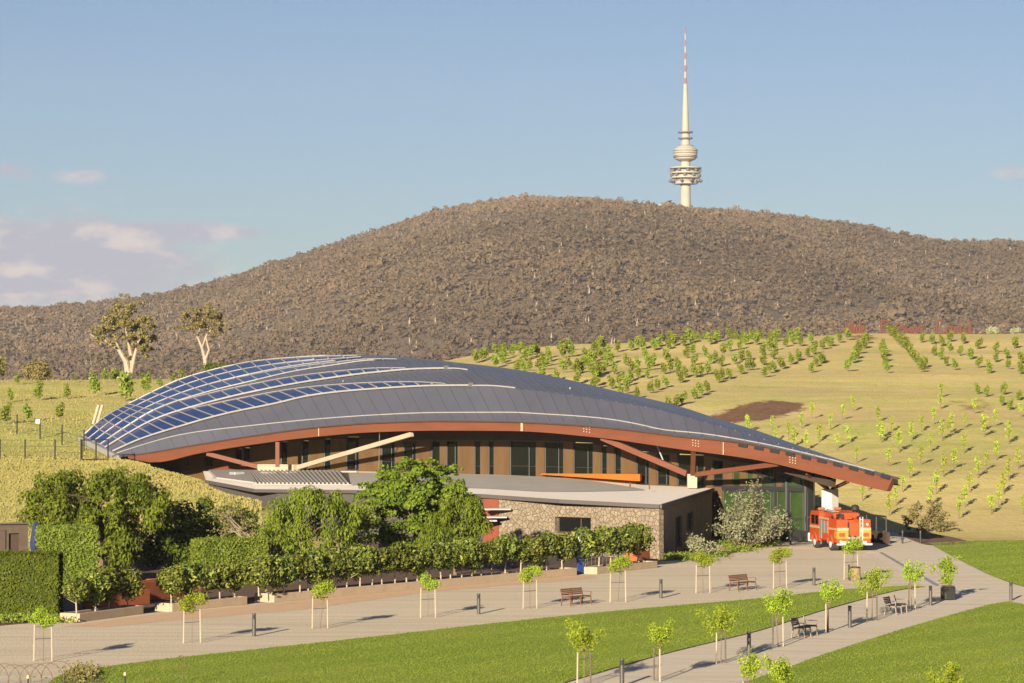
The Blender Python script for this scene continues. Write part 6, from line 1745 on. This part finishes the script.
for reg, ox, oy, kind, lb, h in ((reg1, 455, 330, 0, LU, 10.5), (reg2, 595, 330, 0, LU, 10), (reg3, 735, 330, 0, LU, 9), (reg3m, 735, 330, 0, LM, 10.5), (reg4m, 874, 330, 0, LM, 10), (reg4u, 874, 330, 0, LU, 9),
                                 (reg3l, 735, 330, 1, LL, 12), (reg4l, 874, 330, 1, LL, 13), (reg5l, 735, 420, 1, LL, 14), (reg6l, 874, 420, 1, LL, 16)):
    for cx, cy in reg: put_sap(ox + cx * S1, oy + cy * S1, kind, lb, h)
for cx, cy, h in ((120, 300, 9), (70, 420, 11), (265, 410, 16), (455, 400, 12), (650, 375, 18), (715, 275, 11), (855, 415, 25), (885, 285, 8), (1000, 355, 14), (515, 280, 5), (340, 270, 6), (615, 255, 5), (35, 570, 16), (185, 550, 13), (410, 540, 12), (965, 270, 6), (1180, 290, 8), (1090, 330, 10), (1240, 265, 8), (760, 260, 6), (430, 265, 5)):
    put_sap(cx * S1, 340 + cy * S1, 0, LW, h)

# ---------------------------------------------------------------- lettering on the crest
GLY = {
 'W': ([[(0, 1.5), (.25, .1), (.55, 1.0), (.85, .1), (1.15, 1.6)]], 1.3),
 'i': ([[(0, .3), (.2, .9), (.2, .1), (.4, .25)], [(.2, 1.2), (.24, 1.3)]], .45),
 'd': ([[(.55, .8), (.25, .9), (.05, .5), (.2, .05), (.5, .3), (.6, 1.7), (.6, .2), (.75, .1)]], .8),
 'e': ([[(0, .4), (.45, .6), (.35, .95), (.1, .7), (.15, .15), (.5, .12)]], .6),
 'B': ([[(.1, 0), (.15, 1.7)], [(.0, 1.6), (.6, 1.6), (.6, 1.1), (.15, .9), (.75, .7), (.7, .1), (.1, .05)]], .9),
 'r': ([[(0, 0), (.1, .9), (.15, .6), (.45, .95)]], .5),
 'o': ([[(.3, .95), (.05, .6), (.1, .1), (.45, .05), (.55, .5), (.3, .95), (.6, .85)]], .65),
 'w': ([[(0, .9), (.15, .1), (.35, .7), (.55, .1), (.75, .95)]], .85),
 'n': ([[(0, 0), (.05, .9), (.1, .5), (.35, .95), (.5, .7), (.5, .05), (.65, .1)]], .7),
 'L': ([[(.5, 1.6), (.3, 1.8), (.1, 1.2), (.1, .1), (.4, .0), (.75, .2)]], .8),
 'a': ([[(.5, .85), (.2, .95), (.03, .4), (.2, .05), (.5, .5), (.52, .9), (.52, .1), (.7, .1)]], .75),
}
for wd, pa, pb, lb in (('Wide', 846, 865, 'rusty steel word Wide standing on the crest, first of three words'), ('Brown', 880, 925, 'rusty steel word Brown standing on the crest, middle of three words'), ('Land', 936, 973, 'rusty steel word Land standing on the crest, last of three words')):
    Y = 528.0
    x0, x1 = at(pa, 333, Y).x, at(pb, 333, Y).x
    z0 = tz((x0 + x1) / 2, Y) - .1
    tot = sum(GLY[c][1] for c in wd); k = (x1 - x0) / tot; kh = 1.4
    b = MB(); x = 0
    for c in wd:
        for st in GLY[c][0]:
            pts = [Vector(((x + a) * k, 0, h_ * kh + .05)) for a, h_ in st]
            b.tube(subdiv(pts, 5) if len(pts) > 2 else pts, .26, 6)
        x += GLY[c][1]
    b.bar((0, 0, .02), (tot * k, 0, .02), .3, .08)
    o = b.build('lettering', MT['sculpt']); o.location = (x0, Y, z0); tag(o, lb, 'lettering', 'rusty words on the crest')

# ---------------------------------------------------------------- fence on the left bank
def fence(lb, posts, h, sign=None, rails=False):
    t = thing('wire_fence', lb, 'fence', (0, 0, 0)); top = []
    for px, py, Y in posts:
        p = at(px, py, Y); p.z = tz(p.x, p.y); top.append(p)
        b = MB(); b.tube([p + Vector((0, 0, -.2)), p + Vector((0, 0, h))], .07, 6); b.build('post', MT['black'], t)
    for f in ((.96, .05) if rails else (.95, .65, .35)):
        b = MB()
        for p, q in zip(top[:-1], top[1:]): b.tube([p + Vector((0, 0, h * f)), q + Vector((0, 0, h * f))], .05 if rails else .012, 4)
        b.build('rail' if rails else 'wire', MT['black'], t)
    if sign is not None:
        p = top[sign]; b = MB(); b.box((p.x - .2, p.y - .09, p.z + h - .25), (.42, .04, .42)); b.build('sign_plate', MT['white'], t)
fence('nearer black wire fence along the top of the grass bank on the left', [(-20, 454, 262), (0, 455, 262), (25, 456, 261), (55, 456, 261), (82, 457, 260)], 1.75)
fence('farther black wire fence on the left slope with a small white plate', [(-16, 436, 286), (17, 438, 286), (40, 442, 283), (62, 446, 279), (84, 450, 274)], 1.9, 2)
fence('short black pipe railing at the left foot of the vaulted roof', [(81, 456, 258.5), (96, 457, 257), (108, 457.5, 256)], 1.9, None, True)

# ---------------------------------------------------------------- near left corner
def hoop_proto():
    b = MB()
    n = 16; r_ = .62
    b.tube([Vector((-r_ * math.cos(math.pi * k / n), 0, .78 * math.sin(math.pi * k / n) ** .8)) for k in range(n + 1)], .012, 5)
    o = b.build('wire_hoop', MT['hoop']); return o
h0 = hoop_proto()
pts = [(-8, 684), (4, 685), (14, 686), (25, 686), (36, 685), (47, 684), (58, 682)]
for i, (px, py) in enumerate(pts):
    o = h0 if i == 0 else h0.copy()
    if i: COL.objects.link(o)
    o.location = gnd(px, py, .004); o.rotation_euler = (0, 0, .12)
    tag(o, 'thin rusty wire hoop in the overlapping garden edging at the bottom left corner', 'hoop', 'wire hoops edging the corner bed')
for px, py, lb in ((28, 692, 'small pale topped bed light among the wire hoops in the bottom left corner'), (125, 689, 'small pale topped bed light at the bottom edge on the left lawn')):
    P = gnd(px, py, .0); t = thing('bed_light', lb, 'garden light', P, 0, 'small bed lights')
    b = MB(); b.lathe([(.03, 0), (.03, .48)], 8); b.build('stem', MT['black'], t)
    b = MB(); b.lathe([(.05, .48), (.06, .5), (.05, .6), (.02, .62)], 10); b.build('lamp_head', MT['cream'], t)
b = MB()
a, c = rng.normal(82, 8, 700), rng.normal(676, 3.2, 700)
pts = np.array([tuple(gnd(x, y)) for x, y in zip(a, c)]); pts[:, 2] = rng.uniform(.03, .3, 700)
b.cards(pts, rng.normal(0, 1, (700, 3)) + np.array([0, -.4, .7]), .11, 2.2, rng.uniform(0, 1, 700))
o = b.build('bed_plants', MT['lf_olive']); o['kind'] = 'stuff'
P = gnd(182, 682, .03); t = thing('twig_sapling', 'thin almost leafless sapling on the lawn near the bottom left', 'young tree', P)
b = MB(); b.tube([(0, 0, 0), (.03, 0, .6), (-.02, 0, 1.05)], [.012, .009, .004], 5); b.tube([(.02, 0, .4), (.2, .05, .75)], [.006, .003], 4); b.build('trunk', MT['bark'], t)
b = MB(); blob_cards(b, [(0, 0, .9, .14, .14, .2), (.18, .03, .72, .09, .09, .09), (0, 0, .5, .1, .1, .15)], 60, .06, 1.8); b.build('crown', MT['lf_rich'], t)

# prototypes that were never placed must not stay at the origin
for o in list(S.objects):
    if o.parent is None and o.type in ('EMPTY', 'MESH') and 'label' not in o.keys() and 'kind' not in o.keys():
        for c in list(o.children): bpy.data.objects.remove(c)
        bpy.data.objects.remove(o)
